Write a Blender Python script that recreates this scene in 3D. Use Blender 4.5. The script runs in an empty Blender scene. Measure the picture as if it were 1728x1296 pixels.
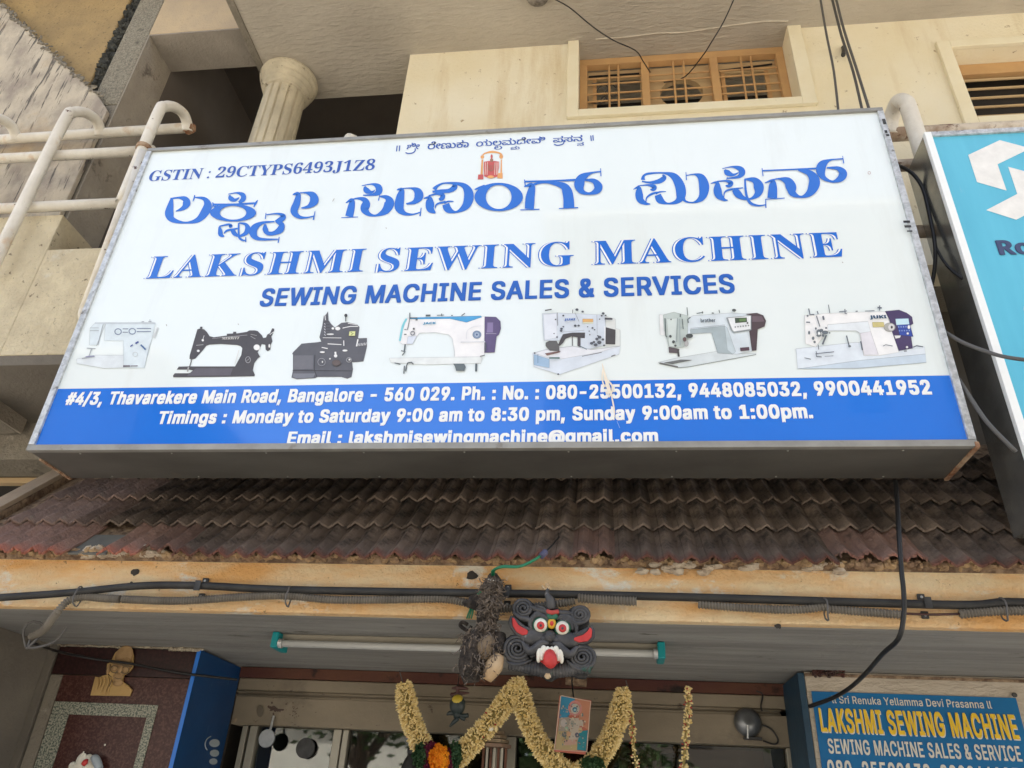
import bpy, bmesh, math, random
from mathutils import Vector, Matrix
from mathutils.geometry import tessellate_polygon, delaunay_2d_cdt
random.seed(7)
S = bpy.context.scene
COL = S.collection
rad = math.radians

# ---------------------------------------------------------------- camera
# The scene is laid out in units of 0.65 m with the eye at the origin, eye height 1.6 m.
K = 0.65; EYE = 1.6; F = 1292.0; CX, CY = 864.0, 648.0
CZ = Vector((126, -2228, 1292)).normalized()
CXv = Vector((10500, -156, -1292)); CXv = (CXv - CXv.dot(CZ)*CZ).normalized()
CYv = CZ.cross(CXv)
ROT = Matrix((CXv, CYv, CZ))
def ray(px, py): return ROT @ Vector((px-CX, py-CY, F))
def PY(px, py, Y): r = ray(px, py); return r*(Y/r.y)
def PZ(px, py, Z): r = ray(px, py); return r*(Z/r.z)
def PX(px, py, X): r = ray(px, py); return r*(X/r.x)
def W(p): return Vector((p[0]*K, p[1]*K, p[2]*K+EYE))
cam = bpy.data.cameras.new('camera'); cam.sensor_width = 36; cam.lens = F/1728*36
cam.clip_start = 0.05; cam.clip_end = 2000
camo = bpy.data.objects.new('camera', cam); COL.objects.link(camo)
xr = ROT @ Vector((1, 0, 0)); yr = ROT @ Vector((0, -1, 0)); zr = ROT @ Vector((0, 0, -1))
camo.matrix_world = Matrix(((xr.x, yr.x, zr.x, 0), (xr.y, yr.y, zr.y, 0), (xr.z, yr.z, zr.z, EYE), (0, 0, 0, 1)))
S.camera = camo

# ---------------------------------------------------------------- world, sun, exposure
wd = bpy.data.worlds.new('World'); S.world = wd; wd.use_nodes = True
nt = wd.node_tree; bg = nt.nodes['Background']
sky = nt.nodes.new('ShaderNodeTexSky'); sky.sky_type = 'NISHITA'; sky.sun_disc = False
SUN_EL, SUN_AZ = rad(66), rad(14)         # high, from behind the shop building
sky.sun_elevation = SUN_EL; sky.sun_rotation = SUN_AZ
sky.air_density = 1.0; sky.dust_density = 3.5; sky.ozone_density = 1.0
hz = nt.nodes.new('ShaderNodeHueSaturation'); hz.inputs['Saturation'].default_value = .62   # hazy, whitish daylight
nt.links.new(sky.outputs[0], hz.inputs['Color']); nt.links.new(hz.outputs[0], bg.inputs[0]); bg.inputs[1].default_value = 0.15
sl = bpy.data.lights.new('sun', 'SUN'); sl.energy = 5.0; sl.angle = rad(0.6); sl.color = (1, .97, .92)
so = bpy.data.objects.new('sun', sl); COL.objects.link(so)
sd = Vector((math.sin(SUN_AZ)*math.cos(SUN_EL), math.cos(SUN_AZ)*math.cos(SUN_EL), math.sin(SUN_EL)))
so.rotation_euler = sd.to_track_quat('Z', 'Y').to_euler(); so.location = (0, 0, 20)
vs = S.view_settings; vs.view_transform = 'Standard'; vs.look = 'None'; vs.gamma = 1; vs.exposure = 1.95
S.render.engine = 'CYCLES'
S.cycles.max_bounces = 8; S.cycles.diffuse_bounces = 5; S.cycles.glossy_bounces = 4
S.cycles.use_denoising = True

# ---------------------------------------------------------------- materials
def mat(name, c, c2=None, sc=3, ramp=(.35, .65), rough=.85, metal=0, bump=0, bsc=60, st=(1, 1, 1),
        spots=None, spots2=None, spec=.4, rnd=0, coat=0, edge=None, bst=(1, 1, 1), det=8):
    m = bpy.data.materials.new(name); m.use_nodes = True; n = m.node_tree.nodes; L = m.node_tree.links
    b = n['Principled BSDF']
    tc = n.new('ShaderNodeTexCoord')
    def noise(scale, stretch, d=8, r=.6):
        mp = n.new('ShaderNodeMapping'); mp.inputs['Scale'].default_value = stretch
        L.new(tc.outputs['Object'], mp.inputs[0])
        t = n.new('ShaderNodeTexNoise'); t.inputs['Scale'].default_value = scale
        t.inputs['Detail'].default_value = d; t.inputs['Roughness'].default_value = r
        L.new(mp.outputs[0], t.inputs[0]); return t.outputs[0]
    def rampf(src, a, bb):
        r = n.new('ShaderNodeMapRange'); r.inputs[1].default_value = a; r.inputs[2].default_value = bb
        L.new(src, r.inputs[0]); return r.outputs[0]
    def mix(f, a, bb, mode='MIX'):
        x = n.new('ShaderNodeMix'); x.data_type = 'RGBA'; x.blend_type = mode
        if isinstance(f, (int, float)): x.inputs[0].default_value = f
        else: L.new(f, x.inputs[0])
        for k, v in ((6, a), (7, bb)):
            if isinstance(v, tuple): x.inputs[k].default_value = (*v[:3], 1)
            else: L.new(v, x.inputs[k])
        return x.outputs[2]
    cur = tuple(c)
    if c2 is not None: cur = mix(rampf(noise(sc, st, det), *ramp), tuple(c), tuple(c2))
    for sp in (spots, spots2):
        if sp:
            col, s2, th, soft = sp[:4]; st2 = sp[4] if len(sp) > 4 else (1, 1, 1)
            cur = mix(rampf(noise(s2, st2, 6, .65), th, th+soft), cur, tuple(col))
    if edge:   # colour towards low local Y: (colour, y0, y1)
        sx = n.new('ShaderNodeSeparateXYZ'); L.new(tc.outputs['Object'], sx.inputs[0])
        nn = noise(30, (1, 1, 1), 4)
        ad = n.new('ShaderNodeMath'); ad.operation = 'MULTIPLY_ADD'; ad.inputs[1].default_value = .05
        L.new(nn, ad.inputs[0]); L.new(sx.outputs[1], ad.inputs[2])
        r = rampf(ad.outputs[0], edge[1]+.025, edge[2]+.025)
        cur = mix(r, tuple(edge[0]), cur)
    if rnd:
        oi = n.new('ShaderNodeObjectInfo'); hs = n.new('ShaderNodeHueSaturation')
        mr = n.new('ShaderNodeMapRange'); mr.inputs[3].default_value = 1-rnd; mr.inputs[4].default_value = 1+rnd
        L.new(oi.outputs['Random'], mr.inputs[0]); L.new(mr.outputs[0], hs.inputs['Value'])
        if isinstance(cur, tuple): hs.inputs['Color'].default_value = (*cur[:3], 1)
        else: L.new(cur, hs.inputs['Color'])
        cur = hs.outputs[0]
    if isinstance(cur, tuple): b.inputs['Base Color'].default_value = (*cur[:3], 1)
    else: L.new(cur, b.inputs['Base Color'])
    b.inputs['Roughness'].default_value = rough; b.inputs['Metallic'].default_value = metal
    b.inputs['Specular IOR Level'].default_value = spec; b.inputs['Coat Weight'].default_value = coat
    if bump:
        bp = n.new('ShaderNodeBump'); bp.inputs['Strength'].default_value = min(1, bump); bp.inputs['Distance'].default_value = .014*bump
        L.new(noise(bsc, bst, 6, .7), bp.inputs['Height']); L.new(bp.outputs[0], b.inputs['Normal'])
    return m
def flat(name, c, rough=.45, spec=.4, **k): return mat(name, c, rough=rough, spec=spec, **k)

M = {}
M['cream'] = mat('cream_paint', (.80, .71, .49), (.86, .81, .66), 1.6, (.3, .7), .85, bump=.6, bsc=60, spots=((.42, .33, .20), 20, .64, .05), spots2=((.66, .54, .34), 2.6, .54, .2, (1.6, 1, .22)))
M['band'] = mat('pale_band', (.82, .76, .58), (.76, .68, .48), 5, (.4, .7), .8, bump=.3, bsc=50, spots=((.4, .34, .22), 18, .70, .05))
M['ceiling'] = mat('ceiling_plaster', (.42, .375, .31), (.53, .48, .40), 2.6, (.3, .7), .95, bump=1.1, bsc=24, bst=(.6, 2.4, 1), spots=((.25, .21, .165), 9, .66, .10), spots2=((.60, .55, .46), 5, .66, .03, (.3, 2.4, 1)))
M['fascia'] = mat('ochre_fascia', (.84, .46, .17), (.88, .70, .44), 5.5, (.38, .62), .9, bump=1.6, bsc=42, st=(.5, 1, 1.5), spots=((.86, .80, .68), 8, .57, .08, (.8, 1, 1.6)), spots2=((.24, .13, .06), 34, .655, .04))
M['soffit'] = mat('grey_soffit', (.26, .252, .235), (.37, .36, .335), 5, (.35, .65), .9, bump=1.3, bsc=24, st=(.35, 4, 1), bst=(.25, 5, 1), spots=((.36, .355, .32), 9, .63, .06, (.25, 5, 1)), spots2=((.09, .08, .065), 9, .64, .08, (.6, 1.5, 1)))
M['concrete'] = mat('concrete', (.21, .185, .145), (.30, .265, .21), 3.5, (.3, .7), .95, bump=1.2, bsc=40, spots=((.11, .095, .075), 9, .58, .12), spots2=((.38, .34, .27), 14, .66, .06))
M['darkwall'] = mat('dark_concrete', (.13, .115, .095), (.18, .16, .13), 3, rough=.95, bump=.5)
M['speckle'] = mat('rough_render', (.42, .38, .29), (.24, .215, .17), 150, (.42, .60), .95, bump=1.4, bsc=120, spots=((.16, .15, .12), 12, .60, .1))
M['yellow'] = mat('yellow_render', (.48, .335, .155), (.33, .235, .12), 5, (.35, .7), .95, bump=1.3, bsc=60, spots=((.17, .13, .08), 60, .60, .06), spots2=((.60, .40, .20), 2.5, .6, .12))
M['streak'] = mat('streaked_wall', (.56, .49, .38), (.33, .28, .23), 7, (.4, .65), .95, st=(1.2, 1, .8), bump=.8, bsc=70, bst=(1, 1, 1), spots=((.13, .115, .10), 15, .575, .06, (2.8, 1, .25)), spots2=((.47, .34, .20), 2, .58, .2))
M['moss'] = mat('black_moss', (.02, .02, .018), (.09, .09, .075), 40, rough=1, bump=1, bsc=80)
M['block'] = mat('pale_parapet', (.80, .70, .49), (.60, .51, .35), 7, (.35, .7), .95, bump=1.4, bsc=55, spots=((.26, .20, .13), 34, .615, .06), spots2=((.78, .74, .63), 3.2, .60, .1))
M['column'] = mat('column_stone', (.74, .66, .49), (.52, .46, .34), 9, (.35, .7), .85, bump=1, bsc=60, spots=((.20, .155, .10), 13, .62, .07), st=(1, 1, .5))
M['wood'] = mat('ochre_wood', (.56, .34, .15), (.47, .28, .13), 6, rough=.6, bump=.25, st=(1, 1, 1), spots=((.2, .1, .05), 20, .72, .05))
M['board'] = mat('plywood', (.55, .40, .22), (.44, .31, .17), 4, rough=.85, st=(.4, 1, 3))
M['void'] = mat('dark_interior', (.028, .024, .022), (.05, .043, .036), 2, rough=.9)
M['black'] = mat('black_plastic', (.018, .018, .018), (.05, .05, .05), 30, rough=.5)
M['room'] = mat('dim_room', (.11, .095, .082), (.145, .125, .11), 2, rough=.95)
M['pipe'] = mat('chipped_white_paint', (.76, .72, .63), (.62, .57, .48), 7, (.35, .65), .5, bump=.5, bsc=40, spots=((.10, .045, .025), 17, .645, .02), spots2=((.58, .44, .30), 6, .58, .1))
M['rust'] = mat('rust', (.22, .09, .04), (.45, .33, .22), 18, (.4, .6), .9, bump=.8)
M['rustpipe'] = mat('rusty_pipe', (.33, .24, .17), (.66, .58, .47), 9, (.42, .6), .8, bump=.5, spots=((.13, .055, .03), 14, .58, .06))
M['galv'] = mat('galvanised_sheet', (.42, .43, .43), (.62, .63, .63), 60, (.4, .6), .45, metal=.55, bump=.3, bsc=60, spots=((.22, .20, .18), 26, .60, .06))
M['galvdark'] = mat('weathered_sheet', (.085, .08, .072), (.15, .145, .13), 3, (.35, .65), .5, metal=.3, bump=.15,
                    spots=((.17, .14, .11), 7, .62, .12), st=(.5, 1, 1))
M['galvmid'] = mat('dusty_sheet', (.26, .255, .235), (.34, .335, .31), 12, (.35, .65), .5, metal=.35, bump=.15, spots=((.17, .14, .11), 18, .62, .12))
M['galvside'] = mat('bare_sheet', (.36, .37, .36), (.46, .47, .46), 14, (.4, .6), .22, metal=.85, bump=.05, bsc=60)
M['panel'] = mat('sign_face', (.77, .835, .84), (.745, .815, .82), 1.5, rough=.16, spec=.5, coat=.7, bump=.12, bsc=2.5, spots=((.55, .55, .5), 60, .77, .02), spots2=((.68, .73, .72), 2.6, .55, .3, (2.5, 1, .35)))
M['blue'] = mat('sign_blue', (.003, .150, .66), (.004, .165, .70), 1.5, rough=.14, spec=.55, coat=.7, bump=.12, bsc=2.5, spots=((.02, .04, .2), 50, .78, .02))
M['ink'] = flat('blue_ink', (.004, .135, .60), .2, .5, coat=.3)
M['ink2'] = flat('deep_blue_ink', (.02, .09, .42), .3, .5)
M['whiteink'] = flat('white_ink', (.84, .86, .86), .3)
M['cyan'] = mat('cyan_sign', (.12, .50, .68), (.10, .45, .63), 3, rough=.35, st=(5, 1, .6), spots=((.2, .5, .66), 8, .64, .12, (3, 1, .6)))
M['tile'] = mat('shaded_clay_tile', (.135, .102, .082), (.225, .175, .140), 11, (.3, .7), .95, bump=1.2, bsc=50, st=(2, .8, 1), spots=((.020, .017, .016), 7, .50, .12), spots2=((.15, .12, .095), 24, .63, .06), rnd=.35)  # dirt plus the sign's shade, put into a darker clay colour
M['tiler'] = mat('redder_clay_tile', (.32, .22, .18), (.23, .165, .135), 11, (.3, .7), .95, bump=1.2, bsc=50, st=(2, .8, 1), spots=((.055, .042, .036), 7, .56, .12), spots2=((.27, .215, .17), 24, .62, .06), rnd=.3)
M['tilee'] = mat('shaded_eave_tile', (.155, .112, .088), (.24, .185, .148), 11, (.3, .7), .95, bump=1.2, bsc=50, st=(2, .8, 1), spots=((.022, .018, .017), 7, .52, .12), spots2=((.17, .13, .10), 24, .62, .06), rnd=.3, edge=((.17, .07, .05), .0, .04))  # eave row, same sign shade in the colour, red worn edge
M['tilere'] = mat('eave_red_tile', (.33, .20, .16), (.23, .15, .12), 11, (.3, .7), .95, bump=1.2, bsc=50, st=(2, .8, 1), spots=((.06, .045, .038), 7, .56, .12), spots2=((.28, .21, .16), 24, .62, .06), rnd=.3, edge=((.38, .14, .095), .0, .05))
M['mortar'] = mat('crumbling_mortar', (.36, .26, .17), (.14, .09, .06), 35, (.4, .6), 1, bump=1, bsc=60)
M['slate'] = mat('grey_patch', (.12, .12, .11), (.17, .17, .155), 8, rough=.85, bump=.3)
M['conduit'] = mat('black_conduit', (.016, .016, .016), (.035, .034, .032), 12, rough=.5, spec=.3)
M['flex'] = mat('dusty_grey_flex', (.115, .10, .08), (.17, .15, .12), 14, rough=.85)
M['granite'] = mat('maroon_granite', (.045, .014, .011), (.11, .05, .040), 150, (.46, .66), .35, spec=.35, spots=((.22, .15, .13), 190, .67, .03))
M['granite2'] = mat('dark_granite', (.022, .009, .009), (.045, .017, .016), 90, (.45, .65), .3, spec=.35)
M['speckled'] = mat('speckled_granite', (.34, .33, .26), (.07, .09, .07), 170, (.45, .56), .4)
M['bluepaint'] = mat('gloss_blue_board', (.006, .055, .17), (.003, .03, .10), 2, rough=.35, bump=.2, bsc=6, spots=((.03, .10, .2), 12, .64, .04, (1, 2, .3)))
M['blueedge'] = flat('bright_blue_edge', (.02, .17, .62), .3)
M['ghost'] = flat('faded_sticker', (.32, .37, .40), .6)
M['darkblue'] = mat('dark_blue_paint', (.010, .035, .065), (.018, .06, .10), 6, rough=.5, bump=.3)
M['shutter'] = mat('beige_shutter', (.20, .165, .115), (.27, .225, .16), 4, (.35, .65), .55, bump=.4, st=(.4, 1, 1), spots=((.08, .055, .038), 14, .64, .06), spots2=((.14, .11, .08), 3, .56, .15))
M['maroonwood'] = mat('maroon_wood', (.075, .022, .02), (.12, .05, .025), 3, rough=.75, st=(.5, 1, 1), bump=.5, spots=((.02, .012, .01), 9, .56, .1))
M['alu'] = mat('dull_aluminium', (.36, .34, .28), (.30, .28, .23), 6, rough=.45, metal=.35)
M['redshelf'] = mat('red_brown_shelf', (.26, .07, .03), (.13, .04, .022), 1.2, rough=.5)
M['teal'] = flat('teal_plastic', (.0, .22, .24), .4)
M['tube'] = flat('white_tube', (.42, .425, .41), .3)
M['batten'] = mat('dusty_batten', (.26, .235, .185), (.34, .31, .25), 6, rough=.6, st=(.3, 1, 1))
M['mask'] = mat('charcoal_papier', (.028, .029, .033), (.075, .073, .073), 26, rough=.5, bump=.4, bsc=70, spots=((.015, .07, .05), 14, .64, .05), spots2=((.19, .18, .17), 45, .64, .05))
M['maskdark'] = mat('dark_papier', (.016, .017, .019), (.035, .034, .034), 20, rough=.7, bump=.5)  # darker than the ridges so they stand out
M['maskred'] = mat('mask_red', (.55, .045, .04), (.42, .03, .03), 20, rough=.5)
M['maskwhite'] = mat('mask_white', (.78, .76, .66), (.6, .56, .46), 20, rough=.5)
M['maskgreen'] = flat('mask_green', (.02, .11, .06), .5)
M['maskgold'] = flat('mask_gold', (.65, .36, .03), .45)
M['hair'] = mat('matted_hair', (.030, .024, .020), (.10, .08, .065), 55, (.4, .65), .95, bump=2, bsc=70)
M['husk'] = mat('coconut_husk', (.17, .12, .075), (.27, .21, .14), 14, rough=.95, bump=.8)
M['dried'] = mat('dried_gourd', (.38, .25, .13), (.5, .38, .24), 9, rough=.7, spots=((.7, .66, .58), 12, .62, .05))
M['greenwire'] = flat('green_wire', (.01, .16, .075), .4)
M['petal'] = mat('cream_petal', (.74, .56, .22), (.90, .76, .42), 90, (.42, .58), rough=.8)
M['garlandcore'] = mat('garland_core', (.40, .31, .12), (.20, .17, .06), 40, rough=.95)
M['petalred'] = flat('red_petal', (.40, .06, .05), .8)
M['petalp'] = flat('maroon_petal', (.12, .008, .035), .8)
M['petalo'] = mat('orange_petal', (.80, .22, .008), (.85, .35, .01), 30, rough=.8)
M['leaf'] = mat('garland_leaf', (.035, .09, .03), (.02, .06, .025), 20, rough=.7)
M['lime'] = mat('lime_yellow', (.55, .38, .03), (.40, .30, .03), 12, rough=.4)
M['chilli'] = mat('dry_chilli', (.07, .018, .012), (.03, .02, .018), 14, rough=.5)
M['chilligreen'] = mat('dark_chilli', (.009, .018, .018), (.022, .03, .028), 14, rough=.45)
M['picred'] = flat('picture_frame_red', (.42, .12, .08), .5)
M['gold'] = mat('cut_brass_board', (.42, .27, .10), (.50, .33, .13), 12, rough=.55)
M['goldhead'] = mat('dull_gold', (.30, .185, .09), (.40, .26, .12), 14, rough=.6, bump=.6)
M['goldd'] = flat('engraved_line', (.12, .07, .035), .7)
M['cable'] = flat('black_cable', (.012, .012, .013), .45)
M['cablegrey'] = flat('grey_cable', (.09, .085, .08), .5)
M['bannerblue'] = mat('banner_blue', (.004, .10, .27), (.005, .15, .36), 1.5, rough=.5, spec=.3)
M['banneryel'] = flat('banner_yellow', (.72, .48, .03), .4)
M['bannerwhite'] = flat('banner_white', (.62, .60, .54), .4)
M['foil'] = mat('shrink_film_wall', (.36, .31, .245), (.47, .41, .33), 3, rough=.4, bump=1.5, bsc=6, bst=(1, 1, 2.5))
M['steel'] = mat('dull_steel', (.16, .17, .18), (.26, .27, .28), 12, rough=.35, metal=.7)
M['asphalt'] = mat('asphalt', (.13, .12, .105), (.17, .16, .14), 30, rough=.95)
M['pavement'] = mat('pavement', (.50, .45, .37), (.42, .38, .31), 5, rough=.95)
M['ground'] = mat('ground', (.24, .20, .15), (.18, .15, .11), 2, rough=1)
M['housea'] = mat('pale_house', (.66, .62, .54), (.55, .51, .44), 1.2, rough=.9)
M['houseb'] = mat('brick_house', (.10, .085, .07), (.075, .065, .055), 1.2, rough=.9)
M['bark'] = mat('bark', (.12, .085, .06), (.08, .06, .045), 12, rough=1, st=(1, 1, .3))
M['foliage'] = mat('foliage', (.05, .10, .03), (.08, .12, .04), 3, rough=.7)
def glass():
    m = bpy.data.materials.new('window_glass'); m.use_nodes = True; n = m.node_tree.nodes; L = m.node_tree.links
    n.remove(n['Principled BSDF']); out = n['Material Output']
    t = n.new('ShaderNodeBsdfTransparent'); t.inputs[0].default_value = (.60, .66, .64, 1)
    g = n.new('ShaderNodeBsdfGlossy'); g.inputs[1].default_value = .02
    fr = n.new('ShaderNodeFresnel'); fr.inputs[0].default_value = 1.9
    mx = n.new('ShaderNodeMixShader'); L.new(fr.outputs[0], mx.inputs[0]); L.new(t.outputs[0], mx.inputs[1]); L.new(g.outputs[0], mx.inputs[2])
    L.new(mx.outputs[0], out.inputs[0]); return m
M['glass'] = glass()
PC = {}
def ink(c):
    k = 'print_%02d_%02d_%02d' % tuple(int(x*99) for x in c)
    if k not in PC: PC[k] = mat(k, tuple(x*.90 for x in c), tuple(min(.88, x*1.06+.005) for x in c), 22, (.3, .7), .3, spec=.4)
    return PC[k]

# ---------------------------------------------------------------- mesh helpers
class MB:
    def __init__(s): s.v = []; s.f = []; s.m = []; s.mi = 0
    def add(s, vs, fs, mi=None):
        o = len(s.v); s.v += [tuple(v) for v in vs]; s.f += [tuple(i+o for i in f) for f in fs]
        s.m += [s.mi if mi is None else mi]*len(fs); return s
    def box(s, x0, x1, y0, y1, z0, z1):
        v = [(x, y, z) for z in (z0, z1) for y in (y0, y1) for x in (x0, x1)]
        return s.add(v, [(0, 2, 3, 1), (4, 5, 7, 6), (0, 1, 5, 4), (2, 6, 7, 3), (0, 4, 6, 2), (1, 3, 7, 5)])
    def prism(s, pts, ext):
        n = len(pts); e = Vector(ext); v = [Vector(p) for p in pts]
        tr = tessellate_polygon([v])
        s.add([*v, *[p+e for p in v]], [tuple(t) for t in tr] + [tuple(i+n for i in reversed(t)) for t in tr] +
              [(i, (i+1) % n, (i+1) % n+n, i+n) for i in range(n)]); return s
    def poly(s, pts, mi=None):
        v = [Vector(p) for p in pts]; return s.add(v, [tuple(t) for t in tessellate_polygon([v])], mi)
    def tube(s, pts, r, n=10, caps=True, smooth=0):
        P = [Vector(p) for p in pts]; R = list(r) if hasattr(r, '__len__') else [r]*len(P)
        if smooth: P, R = crsm(P, R, smooth)
        u = None; rings = []
        for i, p in enumerate(P):
            t = (P[min(i+1, len(P)-1)]-P[max(i-1, 0)])
            if t.length < 1e-9: t = Vector((0, 0, 1))
            t.normalize()
            if u is None:
                u = t.orthogonal().normalized()
            else:
                u = (u-t*u.dot(t)); u = u.normalized() if u.length > 1e-6 else t.orthogonal().normalized()
            w = t.cross(u)
            rings.append([p+(u*math.cos(a)+w*math.sin(a))*R[i] for a in [2*math.pi*k/n for k in range(n)]])
        vs = [v for rg in rings for v in rg]; fs = []
        for i in range(len(rings)-1):
            for k in range(n):
                a = i*n+k; b = i*n+(k+1) % n; fs.append((a, b, b+n, a+n))
        if caps: fs += [tuple(reversed(range(n))), tuple(range((len(rings)-1)*n, len(rings)*n))]
        return s.add(vs, fs)
    def lathe(s, c, prof, n=24, ax='z', flute=0, nf=12):
        c = Vector(c); vs = []; fs = []
        for (r, h) in prof:
            for k in range(n):
                a = 2*math.pi*k/n
                rr = r*(1-flute*(abs(math.sin(a*nf/2))**.5 < .45)) if flute else r
                q = (rr*math.cos(a), rr*math.sin(a))
                vs.append(c+Vector((q[0], q[1], h) if ax == 'z' else ((q[0], -h, q[1]) if ax == 'y' else (h, q[0], q[1]))))
        for i in range(len(prof)-1):
            for k in range(n):
                a = i*n+k; b = i*n+(k+1) % n; fs.append((a, b, b+n, a+n))
        fs += [tuple(reversed(range(n))), tuple(range((len(prof)-1)*n, len(prof)*n))]
        return s.add(vs, fs)
    def blob(s, c, r, n=10, m=7, jit=0):
        c = Vector(c); r = r if hasattr(r, '__len__') else (r, r, r); vs = []; fs = []
        for i in range(m+1):
            th = math.pi*i/m
            for k in range(n):
                a = 2*math.pi*k/n; j = 1+random.uniform(-jit, jit)
                vs.append(c+Vector((r[0]*j*math.sin(th)*math.cos(a), r[1]*j*math.sin(th)*math.sin(a), r[2]*math.cos(th)*j)))
        for i in range(m):
            for k in range(n):
                a = i*n+k; b = i*n+(k+1) % n; fs.append((a, b, b+n, a+n))
        return s.add(vs, fs)
    def build(s, name, mats, parent=None, smooth=False, bevel=0, kind=None, label=None, local=False, loc=None):
        me = bpy.data.meshes.new(name); off = Vector(parent['_o']) if (parent and '_o' in parent) else Vector((0, 0, 0))
        base = W(loc) if loc is not None else Vector((0, 0, 0))
        me.from_pydata([tuple(W(v)-off-base) for v in s.v], [], s.f)
        mats = mats if isinstance(mats, (list, tuple)) else [mats]
        for m in mats: me.materials.append(M[m] if isinstance(m, str) else m)
        if len(mats) > 1:
            for p, i in zip(me.polygons, s.m): p.material_index = i
        bm = bmesh.new(); bm.from_mesh(me)
        if not getattr(s, 'open', False): bmesh.ops.recalc_face_normals(bm, faces=bm.faces)
        bm.to_mesh(me); bm.free()
        if smooth:
            for p in me.polygons: p.use_smooth = True
        o = bpy.data.objects.new(name, me); COL.objects.link(o)
        if loc is not None: o.location = base; o['_o'] = tuple(base)
        if parent: o.parent = parent
        if bevel:
            md = o.modifiers.new('bevel', 'BEVEL'); md.width = bevel*K; md.segments = 2; md.limit_method = 'ANGLE'; md.angle_limit = rad(40)
        if kind: o['kind'] = kind
        if label: o['label'] = label
        if parent and '_r' in parent: o['_o'] = parent['_o']
        return o
def thing(name, label, cat, loc=(0, 0, 0), group=None):
    o = bpy.data.objects.new(name, None); COL.objects.link(o); o.location = W(loc); o.empty_display_size = .1
    o['_o'] = tuple(W(loc)); o['_r'] = 1; o['label'] = label; o['category'] = cat
    if group: o['group'] = group
    return o
def tag(o, label, cat, group=None):
    o['label'] = label; o['category'] = cat
    if group: o['group'] = group
    return o
def crsm(P, R, k):
    q = [P[0]]+P+[P[-1]]; rr = [R[0]]+R+[R[-1]]; A = []; B = []
    for i in range(1, len(q)-2):
        for j in range(k):
            t = j/k; t2 = t*t; t3 = t2*t
            f = (-.5*t3+t2-.5*t, 1.5*t3-2.5*t2+1, -1.5*t3+2*t2+.5*t, .5*t3-.5*t2)
            A.append(q[i-1]*f[0]+q[i]*f[1]+q[i+1]*f[2]+q[i+2]*f[3])
            B.append(max(1e-4, rr[i-1]*f[0]+rr[i]*f[1]+rr[i+1]*f[2]+rr[i+2]*f[3]))
    A.append(P[-1]); B.append(R[-1]); return A, B
def box(name, m, x0, x1, y0, y1, z0, z1, parent=None, bevel=.006, **k):
    return MB().box(x0, x1, y0, y1, z0, z1).build(name, m, parent, bevel=bevel, **k)

# flat print helpers: everything is drawn in the plane of a sign, each layer a hair in front of the last
LAY = [0]
class Print:
    def __init__(s, Y, org=(0, 0), sc=1.0, step=.00012): s.Y = Y; s.o = org; s.s = sc; s.mb = MB(); s.mb.open = True; s.mats = []; s.n = 0; s.st = step
    def P(s, x, y):
        p = PY(s.o[0]+x/s.s, s.o[1]+y/s.s, s.Y); return Vector((p.x, s.Y-.0015-s.n*s.st, p.z))
    def mi(s, c):
        m = M[c] if isinstance(c, str) else ink(c)
        if m not in s.mats: s.mats.append(m)
        return s.mats.index(m)
    def poly(s, c, pts):
        s.n += 1; s.mb.poly([s.P(*p) for p in pts], s.mi(c))
        if getattr(s, 'out', 0) and not isinstance(c, str) and len(pts) < 30: s.line(tuple(x*.62 for x in c), list(pts)+[pts[0]], s.out)
        return s
    def ell(s, c, cx, cy, rx, ry=None, n=20):
        ry = ry or rx; return s.poly(c, [(cx+rx*math.cos(a), cy+ry*math.sin(a)) for a in [2*math.pi*k/n for k in range(n)]])
    def oring(s, c, cx, cy, RX, RY, rx, ry, n=48):
        s.n += 1; o = len(s.mb.v); T = [2*math.pi*k/n for k in range(n)]
        s.mb.add([s.P(cx+RX*math.cos(t), cy+RY*math.sin(t)) for t in T]+[s.P(cx+rx*math.cos(t), cy+ry*math.sin(t)) for t in T], [(i, (i+1) % n, n+(i+1) % n, n+i) for i in range(n)], s.mi(c)); return s
    def ring(s, c, cx, cy, rx, ry, w, wv=None, n=32):
        wv = w if wv is None else wv
        pts = [(cx+rx*math.cos(2*math.pi*k/n), cy+ry*math.sin(2*math.pi*k/n), wv+(w-wv)*abs(math.cos(2*math.pi*k/n))**1.4) for k in range(n+1)]
        return s.stroke(c, pts, 1)
    def stroke(s, c, pts, k=6):
        s.n += 1; P = [Vector((p[0], p[1])) for p in pts]; R = [p[2]/2 for p in pts]
        if k > 1 and len(P) > 2: P, R = crsm(P, R, k)
        L_, R_ = [], []
        for i, p in enumerate(P):
            t = P[min(i+1, len(P)-1)]-P[max(i-1, 0)]
            if t.length < 1e-6: continue
            t.normalize(); nn = Vector((-t.y, t.x))
            L_.append(s.P(*(p+nn*R[i]))); R_.append(s.P(*(p-nn*R[i])))
        n = len(L_); s.mb.add(L_+R_, [(i, i+1, n+i+1, n+i) for i in range(n-1)], s.mi(c)); return s
    def line(s, c, pts, w): return s.stroke(c, [(x, y, w) for x, y in pts], 1)
    def build(s, name, parent, **k): return s.mb.build(name, s.mats, parent, **k)

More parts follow.
